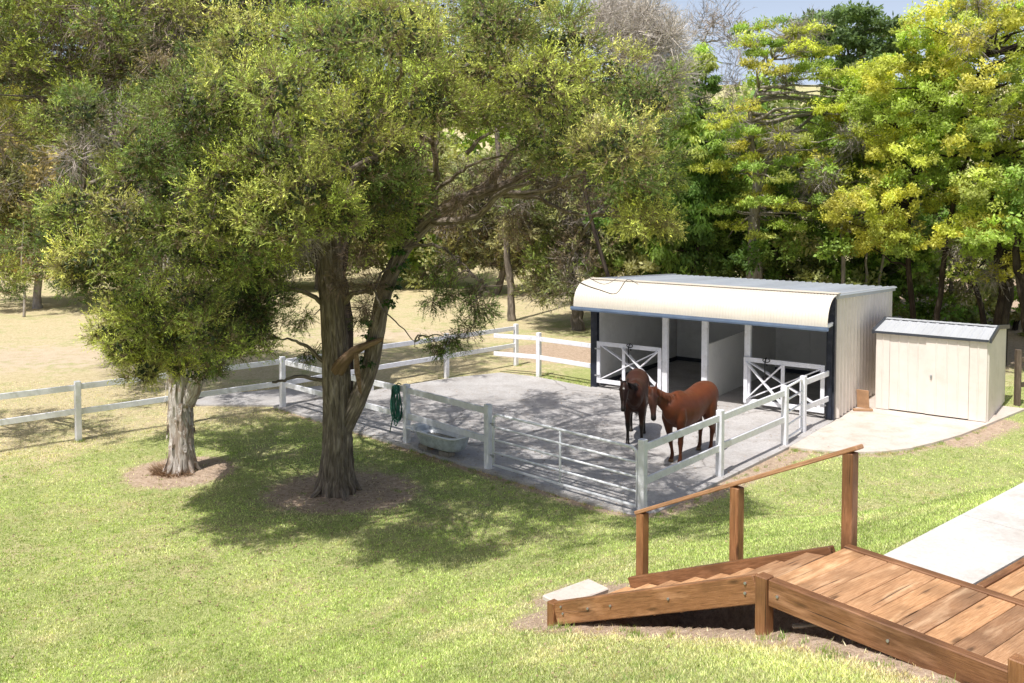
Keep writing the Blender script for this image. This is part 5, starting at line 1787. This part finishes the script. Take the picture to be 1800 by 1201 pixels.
tree('far dark green flat topped tree above the airy tree', 1500, 52, [([(1405, 40), (1480, 12), (1570, 30), (1588, 75), (1560, 120), (1470, 150), (1420, 120)], 1)], [(0.15, 0.22, 0.09), (0.18, 0.26, 0.10)], 104, ncl=48, r=1.0, dep=3, trunk=(.3, .1),
     kw=dict(per=11, leaves=32, ll=.3, lw=.14, squash=.4, flat=.6), bark=M_BARKB)
tree('big yellow green tree behind the garden shed, leftmost of its clump', 1635, 31, [([(1530, 130), (1600, 60), (1680, 60), (1690, 200), (1680, 300), (1600, 330), (1530, 250), (1500, 180)], .7), ([(1480, 330), (1600, 300), (1640, 420), (1560, 460), (1460, 400)], .25)], YEL + LG[:1], 105, ncl=86, r=.72, dep=2.4,
     trunk=(.17, .07), bark=M_BARKD, stems=2, kw=dict(per=15, leaves=60, ll=.12, lw=.062, rfrac=.33))
tree('big yellow green tree with dark trunk rising behind the garden shed', 1760, 29.5, [([(1590, 50), (1680, 5), (1800, -20), (1900, 40), (1930, 260), (1840, 330), (1720, 330), (1650, 280), (1640, 150)], .8), ([(1690, 330), (1850, 330), (1880, 460), (1790, 480), (1740, 440), (1690, 420)], .25)], YEL + LG[:2], 106, ncl=120, r=.78, dep=2.6,
     trunk=(.26, .09), bark=M_BARKD, kw=dict(per=15, leaves=60, ll=.12, lw=.062, rfrac=.33), trunk_pts=[(1768, 500), (1750, 430), (1742, 330), (1735, 250), (1730, 180), (1722, 100)], twig=8)
tree('dark leaning stemmed tree at the right edge behind the post fence', 1820, 28, [([(1780, 300), (1900, 280), (1930, 420), (1830, 460), (1770, 400)], 1)], LG + DG, 107, ncl=26, r=.7, dep=2, trunk=(.2, .08), bark=M_BARKD, kw=dict(per=12, leaves=40, ll=.15, lw=.08),
     trunk_pts=[(1800, 520), (1785, 440), (1805, 350), (1840, 280)])
tree('crooked thin tree with low bare branches beside the dark trunk', 1745, 30.5, [([(1660, 420), (1760, 430), (1740, 520), (1690, 480)], 1)], LG + YEL[:1], 108, ncl=9, r=.5, dep=1.5, trunk=(.12, .05), bark=M_BARKD, kw=dict(per=8, leaves=24, ll=.14, lw=.08), twig=6,
     trunk_pts=[(1720, 520), (1690, 480), (1660, 440), (1610, 410)])
tree('small tree with yellow low branches above the middle of the shelter roof', 1485, 33.5, [([(1460, 350), (1560, 340), (1590, 380), (1540, 420), (1470, 400)], .5), ([(1400, 280), (1520, 270), (1540, 330), (1430, 340)], .5)], YEL[1:] + LG, 109, ncl=26, r=.6, dep=1.6, trunk=(.10, .04), bark=M_BARKP, kw=dict(per=9, leaves=34, ll=.17, lw=.08, flat=.3), twig=8,
     trunk_pts=[(1482, 460), (1480, 400), (1490, 350), (1475, 290)])
tree('slender double stemmed tree in the thicket right of the small yellow tree', 1510, 34.5, [([(1480, 240), (1560, 220), (1600, 300), (1570, 360), (1490, 330)], 1)], OLV + LG, 110, ncl=24, r=.7, dep=1.8, trunk=(.10, .04), bark=M_BARKP, stems=2, twig=9)
tree('pinkish bare twigged tree rising above the vine covered tree', 1262, 38, [([(1200, 40), (1290, 20), (1310, 180), (1250, 260), (1200, 160)], 1)], TAN, 111, kind='bare', ncl=16, r=.8, dep=1.5, trunk=(.12, .05), bark=M_BARKP, deadcol=(.40, .34, .29), kw=dict(n=60))
tree('grey dead twiggy tree top between the paperbark and the vine tree', 1120, 30, [([(1040, 20), (1110, 10), (1180, 60), (1195, 140), (1150, 200), (1100, 130)], 1)], TAN, 112, kind='bare', ncl=30, r=.7, dep=1.6, trunk=(.11, .05), bark=M_BARKD, deadcol=(.60, .54, .47), kw=dict(n=200))
# behind the shelter: understorey
for i, (px, y, poly, cols, lab) in enumerate([
    (1090, 37, [(1030, 340), (1120, 330), (1170, 400), (1160, 480), (1060, 485)], DG + OLV, 'dark bushy tree behind the left corner of the shelter roof'),
    (1230, 38, [(1180, 330), (1300, 320), (1310, 470), (1180, 485)], DG + LG[:1], 'dense dark green bushy tree under the vine covered tree'),
    (1390, 38.5, [(1310, 330), (1440, 330), (1460, 480), (1320, 485)], DG + LG[1:], 'glossy green bushy tree right of the pale trunk'),
    (1430, 41, [(1350, 200), (1500, 210), (1510, 350), (1360, 350)], LG + OLV, 'light green rounded tree in the thicket behind the airy tree'),
    (1560, 37, [(1480, 390), (1620, 380), (1640, 500), (1500, 500)], DG, 'dark green shrubby tree above the right end of the shelter roof'),
    (1620, 39, [(1560, 240), (1660, 260), (1680, 420), (1560, 400)], DG + OLV, 'shaded olive tree behind the left yellow green tree'),
    (1680, 38, [(1600, 180), (1720, 200), (1760, 420), (1620, 430)], LG + DG, 'mid green tree filling in behind the two big yellow green trees'),
    (1790, 37, [(1720, 300), (1850, 280), (1860, 470), (1740, 480)], DG + LG, 'green bushy tree low behind the dark trunk at the right edge'),
    (1500, 44, [(1420, 200), (1620, 200), (1640, 400), (1440, 400)], LG + OLV, 'pale green tree deep in the thicket above the right half of the shelter'),
    (1150, 45, [(1040, 150), (1220, 140), (1240, 380), (1060, 400)], LG + OLV, 'olive tree deep behind the vine covered tree'),
    (1285, 42, [(1190, 200), (1330, 190), (1340, 340), (1200, 340)], LG + DG, 'mid green tree filling the gap left of the pale trunk')]):
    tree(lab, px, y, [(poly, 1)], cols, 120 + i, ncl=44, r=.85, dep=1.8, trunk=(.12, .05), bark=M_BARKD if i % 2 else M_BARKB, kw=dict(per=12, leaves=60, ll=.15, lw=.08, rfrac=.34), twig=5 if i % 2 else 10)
# middle distance, seen below the big crown
tree('grey brown weeping paperbark beside the left end of the shelter', 1018, 37.5, [([(900, 250), (1060, 230), (1110, 340), (1070, 460), (1000, 520), (940, 520), (900, 420)], 1)], OLV + BRN[:2] + MIDG, 130, kind='fine', ncl=64, r=.85, dep=2.2, trunk=(.3, .1), twig=30, deadcol=(.30, .26, .22), bark=M_BARKB,
     trunk_pts=[(1012, 530), (1000, 470), (985, 400), (1000, 300)])
tree('pale twiggy tree at the far side of the paddock, right of centre', 870, 50, [([(780, 300), (940, 280), (960, 400), (900, 470), (790, 460)], 1)], OLV + BRN, 131, kind='fine', ncl=56, r=1.1, dep=2.5, trunk=(.25, .1), twig=34, deadcol=(.42, .37, .32), kw=dict(per=11, sprays=8, leaves=6, ll=.3, lw=.09, spray_len=.5))
tree('olive green tree at the far side of the paddock behind the forked trunk', 740, 54, [([(660, 250), (800, 240), (820, 470), (700, 480), (660, 420)], 1)], OLV + LG, 132, ncl=50, r=1.3, dep=2.5, trunk=(.3, .1), kw=dict(per=11, leaves=36, ll=.34, lw=.18), twig=8)
tree('brown leaved tree at the far side of the paddock between the two trunks', 560, 53, [([(440, 250), (680, 250), (690, 460), (450, 470)], 1)], OLV + BRN + MIDG, 133, ncl=70, r=1.3, dep=2.5, trunk=(.3, .1), kw=dict(per=11, leaves=34, ll=.34, lw=.17), twig=14)
tree('yellow brown tree with white crooked branches at the left paddock edge', 60, 44, [([(-60, 240), (60, 215), (140, 290), (190, 380), (170, 470), (60, 480), (-60, 490)], 1)], TAN + YEL[2:3] + OLV, 134, kind='fine', ncl=70, r=1.0, dep=2.5, trunk=(.25, .1), bark=M_BARKP, twig=34, deadcol=(.50, .45, .38),
     kw=dict(per=11, sprays=9, leaves=6, ll=.26, lw=.08, spray_len=.45))
tree('shaded green tree at the back of the paddock right of the yellow brown tree', 240, 50, [([(120, 240), (400, 240), (420, 460), (130, 490)], 1)], DG + OLV, 135, ncl=70, r=1.3, dep=2.5, trunk=(.3, .1), kw=dict(per=11, leaves=34, ll=.34, lw=.18), twig=8)
tree('blue grey distant tree at the left edge above the yellow brown tree', 10, 62, [([(-80, 120), (60, 110), (70, 240), (-80, 250)], 1)], [(0.16, 0.21, 0.17), (.13, .18, .13)], 136, ncl=36, r=1.5, dep=2.5, trunk=(.3, .1), kw=dict(per=11, leaves=34, ll=.42, lw=.2))
# tall dark trees at top left
tree('tall dark stemmed tree whose leaning trunks show above the big crown', 592, 25.6, [([(300, -80), (600, -90), (640, 5), (560, 30), (420, 40), (330, 100)], 1)], DRK + BRN, 140, kind='fine', ncl=56, r=.8, dep=2.6, trunk=(.34, .14), bark=M_BARKD, stems=4, twig=16, deadcol=(.20, .15, .12),  # overhead canopy shade put into the dark and brown leaf tints
     kw=dict(per=12, sprays=11, leaves=7, ll=.13, lw=.035, spray_len=.3), top=(480, -40))
tree('brownish green shaded tree filling the upper left corner', 318, 24, [([(-60, -60), (330, -60), (340, 110), (230, 170), (100, 230), (-60, 240)], 1)], BRN[2:] + MIDG + LIT, 141, kind='fine', ncl=100, r=.8, dep=2.8, trunk=(.28, .1), bark=M_BARKB, twig=44, deadcol=(.27, .21, .17),
     kw=dict(per=12, sprays=11, leaves=7, ll=.12, lw=.034, spray_len=.3))
tree('green shaded tree between the upper left tree and the tall dark stems', 590, 24.8, [([(200, 100), (420, 50), (440, 260), (330, 330), (220, 300)], 1)], MIDG + LIT[:2], 143, kind='fine', ncl=50, r=.8, dep=2.0, trunk=(.2, .1), bark=M_BARKB, twig=16, deadcol=(.25, .19, .15), trunk_pts=[(588, 560), (586, 450), (540, 330), (430, 230)],
     kw=dict(per=12, sprays=10, leaves=7, ll=.13, lw=.036, spray_len=.3))
tree('dark pine like tree top peeking over the middle of the big crown', 900, 40, [([(840, -30), (950, -30), (960, 20), (880, 40), (840, 20)], 1)], DRK, 142, kind='fine', ncl=14, r=1.0, dep=1.5, trunk=(.2, .1))
# overhanging paperbark whose trunk stands left of the view
tree('paperbark branch tips hanging in at the left edge of the view', -330, 20, [([(-240, 380), (-40, 400), (20, 450), (40, 510), (0, 550), (-100, 530), (-240, 480)], 1)], MIDG + LIT[:1], 150, kind='fine', ncl=24, r=.5, dep=1.2, trunk=(.25, .1), bark=M_BARKW,
     kw=dict(per=12, sprays=13, leaves=8, ll=.065, lw=.017), name='paperbark_tree')
# thin sapling and stake
x_, y_ = at_z(42, 556)[:2]
sp2 = MB(); limb(sp2, [(x_, y_, -.1), (x_ + .05, y_, 1.0), (x_ - .1, y_ + .1, 2.3), (x_ + .1, y_, 4.2)], .07, .02, np.random.default_rng(3), 8)
tag(sp2.build('sapling_stem', M_BARKP, None, True), 'thin pale stem standing alone in the dry paddock', 'sapling')

# far wood and ground thicket
rg = np.random.default_rng(77)
n_ = 520
fc = np.stack([rg.uniform(-62, 62, n_), rg.uniform(60, 78, n_), rg.uniform(0, 1, n_), rg.uniform(1.5, 2.6, n_)], 1)
fc[:, 2] = ground_z(fc[:, 0], fc[:, 1]) + fc[:, 2] * np.where(fc[:, 0] < 8, 12.0, 7.5)
sel = ~((fc[:, 0] > 30) & (fc[:, 0] < 44))
fc = fc[sel]
Vf, Cf = leaves_broad(fc, rg, tints(fc, rg, DG + OLV + LG), per=10, leaves=26, ll=.7, lw=.4)
o = tri_obj('far_wood', Vf, Cf, None, 4, M_LEAFB); o['kind'] = 'stuff'; o['label'] = 'dense mixed wood far behind the paddock'
# thicket directly behind the shelter
n_ = 260
X_ = rg.uniform(4.5, 26, n_); Yt = rg.uniform(33, 42, n_)
tc_ = np.stack([X_, Yt, ground_z(X_, Yt) + rg.uniform(0.2, 4.2, n_) * np.where(X_ > 17, .45, 1), rg.uniform(.5, .9, n_)], 1)
tc_ = tc_[~((X_ > 17.5) & (rg.random(n_) < .6))]
Vf, Cf = leaves_broad(tc_, rg, tints(tc_, rg, DG + OLV + LG[2:]), per=10, leaves=38, ll=.2, lw=.11)
o = tri_obj('undergrowth', Vf, Cf, None, 4, M_LEAFB); o['kind'] = 'stuff'; o['label'] = 'shaded green undergrowth behind the shelter'

# ------------------------------------------------------------------ grass blades
rg = np.random.default_rng(55)
def blades(n, ylo, yhi, pw, hmin, hmax, w):
    u = rg.random(n)
    a = 1 - pw
    y = (ylo ** a + u * (yhi ** a - ylo ** a)) ** (1 / a)
    x = rg.uniform(-.62, .62, n) * y
    return x, y
yard_l = [tuple(p[:2]) for p in yard]
apr_l = [tuple(p[:2]) for p in ap]
gp_l = [tuple(p[:2]) for p in gp]
pth_l = [tuple(p[:2]) for p in pth]
x, y = blades(950000, 5.4, 27, 1.7, 0, 0, 0)
keep = ~inpoly(x, y, yard_l) & ~inpoly(x, y, apr_l) & ~inpoly(x, y, gp_l) & ~inpoly(x, y, pth_l)
rx, ry = x - A_DK[0], y - A_DK[1]
t = rx * L_DK[0] + ry * L_DK[1]; w = rx * W_DK[0] + ry * W_DK[1]
keep &= ~((t > 0) & (w > 0.0) & (w < DW + .1)) & ~((t > -2.5) & (t < 0.1) & (w > -.02) & (w < 1.1)) & ~((t > tA) & (w > 0))
far_ = (x - K['p138'][0]) * (-lf[1]) + (y - K['p138'][1]) * lf[0]
dirt, dry, bare = masks(x, y)
def vn(x, y, s, seed):
    return (np.sin(x * s + seed) * np.sin(y * s * 1.13 + seed * 2) + np.sin(x * s * 2.3 + y * s * 1.1 + seed) * .5 + np.sin(y * s * 2.9 - x * s * 1.7 + seed * 3) * .5) / 2
patch = vn(x, y, 1.1, 1.0) * .5 + vn(x, y, 3.1, 4.0) * .35 + vn(x, y, 7.3, 2.0) * .25
keep &= rg.random(len(x)) > np.clip(dirt * 1.25 + patch * .35, 0, .97)
keep &= rg.random(len(x)) > np.where(far_ > 0, .55, 0)
x, y, dry, patch, dirt, far_ = x[keep], y[keep], dry[keep], patch[keep], dirt[keep], far_[keep]
n = len(x)
z = ground_z(x, y)
h = rg.uniform(.010, .034, n) * (1 + .25 * patch) * np.where(far_ > 0, .8, 1)
a = rg.uniform(0, 2 * math.pi, n)
ld = rg.uniform(.2, 1.1, n)
b2 = rg.uniform(0, 2 * math.pi, n)
wd = .003 + .0004 * y
V = np.empty((n, 3, 3), np.float32)
V[:, 0] = np.stack([x - np.cos(a) * wd, y - np.sin(a) * wd, z - .005], 1)
V[:, 1] = np.stack([x + np.cos(a) * wd, y + np.sin(a) * wd, z - .005], 1)
V[:, 2] = np.stack([x + np.cos(b2) * h * ld, y + np.sin(b2) * h * ld, z + h], 1)
g1 = np.array([.30, .40, .11]); g2 = np.array([.58, .70, .25]); d1 = np.array([.80, .72, .50])
k = np.clip(.5 + patch * 1.25 + rg.normal(size=n) * .25, 0, 1)[:, None]
col = g1 * (1 - k) + g2 * k
kd = np.clip((dry - .25) * 1.3 + np.clip(-patch, 0, 1) * .15 + np.clip(vn(x, y, 1.9, 9.0), 0, 1) * .55 + dirt * .5 + rg.normal(size=n) * .22, 0, 1)[:, None]
col = col * (1 - kd) + d1 * kd
col *= rg.uniform(.55, 1.6, (n, 1))
o = tri_obj('grass', V.reshape(-1, 3), np.repeat(col, 3, 0), None, mat=M_BLADE)
o['kind'] = 'stuff'; o['label'] = 'short mown green lawn grass'
# fallen leaves and bark scraps
n = 9000
x = rg.uniform(-11, 7, n); y = rg.uniform(7, 26, n)
cx = np.where(rg.random(n) < .45, rg.normal(TREE2[0], 2.0, n), x); cy_ = np.where(cx != x, rg.normal(TREE2[1] - .3, 2.0, n), y)
x, y = cx, cy_
inr = np.minimum(np.hypot(x - TREE1[0], y - TREE1[1]), np.hypot(x - TREE2[0], y - TREE2[1]))
ok = ~((t_ := ((x - A_DK[0]) * W_DK[0] + (y - A_DK[1]) * W_DK[1])) > -.1) | (y > 11)
iny = inpoly(x, y, yard_l) | inpoly(x, y, apr_l)
ok &= (y > 7) & (inr > .5)
x, y, iny = x[ok], y[ok], iny[ok]; n = len(x)
z = np.where(iny, .026, ground_z(x, y) + .012)
a = rg.uniform(0, 6.28, n); l = rg.uniform(.02, .06, n); wv = rg.uniform(.006, .016, n)
d_ = np.stack([np.cos(a), np.sin(a), rg.uniform(-.05, .25, n)], 1); s_ = np.stack([-np.sin(a), np.cos(a), rg.uniform(-.2, .2, n)], 1)
p = np.stack([x, y, z], 1)
V = np.stack([p, p + d_ * (l / 2)[:, None] + s_ * wv[:, None], p + d_ * l[:, None], p + d_ * (l / 2)[:, None] - s_ * wv[:, None]], 1)
col = np.array([.34, .24, .15]) * rg.uniform(.4, 1.6, (n, 1))
o = tri_obj('fallen_leaves', V.reshape(-1, 3), np.repeat(col, 4, 0), None, 4, M_TWIG)
o['kind'] = 'stuff'; o['label'] = 'scattered fallen leaves and bark scraps'

# longer tufts around posts, trunks, slab edges and scattered weeds
rg = np.random.default_rng(66)
cs = []
for k_ in ('p138', 'c497', 'p715', 'p858', 'p1128', 'p1265', 'p1379', 'p785', 'p907', 'p947'):
    for _ in range(9):
        cs.append(K[k_][:2] + rg.normal(size=2) * .11)
def along(a, b, n, s):
    for _ in range(n):
        q = a[:2] + (b[:2] - a[:2]) * rg.random() + rg.normal(size=2) * s
        cs.append(q)
along(yard[0] + out * .06, yard[1] + out * .06, 90, .05)
along(K['p1128'] + fr * .3, K['p1379'] + fr * .3, 40, .06)
along(dk(-2.6, -.2, 0), dk(3.0, -.22, 0), 60, .07)
for i_ in range(len(APR) - 1):
    along(at_z(*APR[i_]) - np.array([0, .06, 0]), at_z(*APR[i_ + 1]) - np.array([0, .06, 0]), 14, .05)
along(dk(tB, w2, 0) - Lv * .1, dk(tB - .25, w2 + 5, 0) - Lv * .1, 50, .05)
along(K['p947'] + np.array([0, .3, 0]), S0 + Vx * .4, 50, .25)
for _ in range(420):
    yy = rg.uniform(6.5, 20); cs.append(np.array([rg.uniform(-.58, .5) * yy, yy]))
cs = np.array(cs)
bad = inpoly(cs[:, 0], cs[:, 1], yard_l) | inpoly(cs[:, 0], cs[:, 1], apr_l) | inpoly(cs[:, 0], cs[:, 1], pth_l)
rx, ry = cs[:, 0] - A_DK[0], cs[:, 1] - A_DK[1]
tt0 = rx * L_DK[0] + ry * L_DK[1]; ww0 = rx * W_DK[0] + ry * W_DK[1]
bad |= (tt0 > -2.5) & (ww0 > -.1) & (ww0 < 1.15)
cs = cs[~bad]
nb_ = 22
n = len(cs) * nb_
c2 = np.repeat(cs, nb_, 0) + rg.normal(size=(n, 2)) * .03
hh = np.repeat(rg.uniform(.03, .075, len(cs)), nb_) * rg.uniform(.5, 1.2, n)
zz = ground_z(c2[:, 0], c2[:, 1])
a = rg.uniform(0, 6.28, n); b2 = rg.uniform(0, 6.28, n); ld = rg.uniform(.1, .9, n)
V = np.stack([np.stack([c2[:, 0] - np.cos(a) * .004, c2[:, 1] - np.sin(a) * .004, zz - .005], 1), np.stack([c2[:, 0] + np.cos(a) * .004, c2[:, 1] + np.sin(a) * .004, zz - .005], 1),
              np.stack([c2[:, 0] + np.cos(b2) * hh * ld, c2[:, 1] + np.sin(b2) * hh * ld, zz + hh], 1)], 1).reshape(-1, 3)
tc0 = np.array([[.26, .40, .10], [.36, .46, .13], [.62, .54, .32]])[np.repeat(rg.integers(0, 3, len(cs)), nb_)] * rg.uniform(.6, 1.3, (n, 1))
o = tri_obj('grass_tufts', V, np.repeat(tc0, 3, 0), None, mat=M_BLADE)
o['kind'] = 'stuff'; o['label'] = 'longer grass tufts around posts and slab edges'


# ------------------------------------------------------------------ camera, light, world
cam = bpy.data.cameras.new('camera')
cam.sensor_width = 36
cam.lens = F / 1800 * 36
cam.shift_y = -(600.5 - CY) / 1800
cam.clip_end = 2000
co = bpy.data.objects.new('camera', cam)
C.objects.link(co)
co.location = (0, 0, H)
co.rotation_euler = (math.pi / 2 - PIT, 0, 0)
scene.camera = co

sdir = np.array([0.565 * 0.56, 0.825 * 0.56, -1.0]); sdir /= np.linalg.norm(sdir)
sun = bpy.data.lights.new('sun', 'SUN')
sun.energy = 5.0
sun.angle = math.radians(0.55)
sun.color = (1.0, 0.97, 0.925)
so = bpy.data.objects.new('sun', sun)
C.objects.link(so)
so.rotation_euler = Vector(sdir.tolist()).to_track_quat('-Z', 'Y').to_euler()
W = bpy.data.worlds.new('World')
scene.world = W
W.use_nodes = True
nt = W.node_tree
sky = nt.nodes.new('ShaderNodeTexSky')
sky.sky_type = 'NISHITA'
sky.sun_disc = False
sky.sun_elevation = math.asin(-sdir[2])
sky.sun_rotation = math.atan2(-sdir[0], -sdir[1])
sky.air_density = 1.0
sky.dust_density = 3.5
sky.altitude = 100
bg = nt.nodes['Background']
bg.inputs['Strength'].default_value = 0.11
tc = nt.nodes.new('ShaderNodeTexCoord')
sx = nt.nodes.new('ShaderNodeSeparateXYZ')
nt.links.new(tc.outputs['Generated'], sx.inputs[0])
hz = ramp(nt, sx.outputs['Z'], [(0.0, 0.95), (0.16, 0.85), (0.34, 0.0)])
nt.links.new(mix(nt, hz, sky.outputs[0], (6.3, 7.3, 9.2)), bg.inputs['Color'])
scene.view_settings.view_transform = 'Standard'
scene.view_settings.look = 'None'
scene.view_settings.exposure = 0
scene.view_settings.gamma = 1
scene.render.engine = 'CYCLES'
scene.cycles.max_bounces = 6
scene.cycles.diffuse_bounces = 4
scene.cycles.transmission_bounces = 4
scene.cycles.use_denoising = True
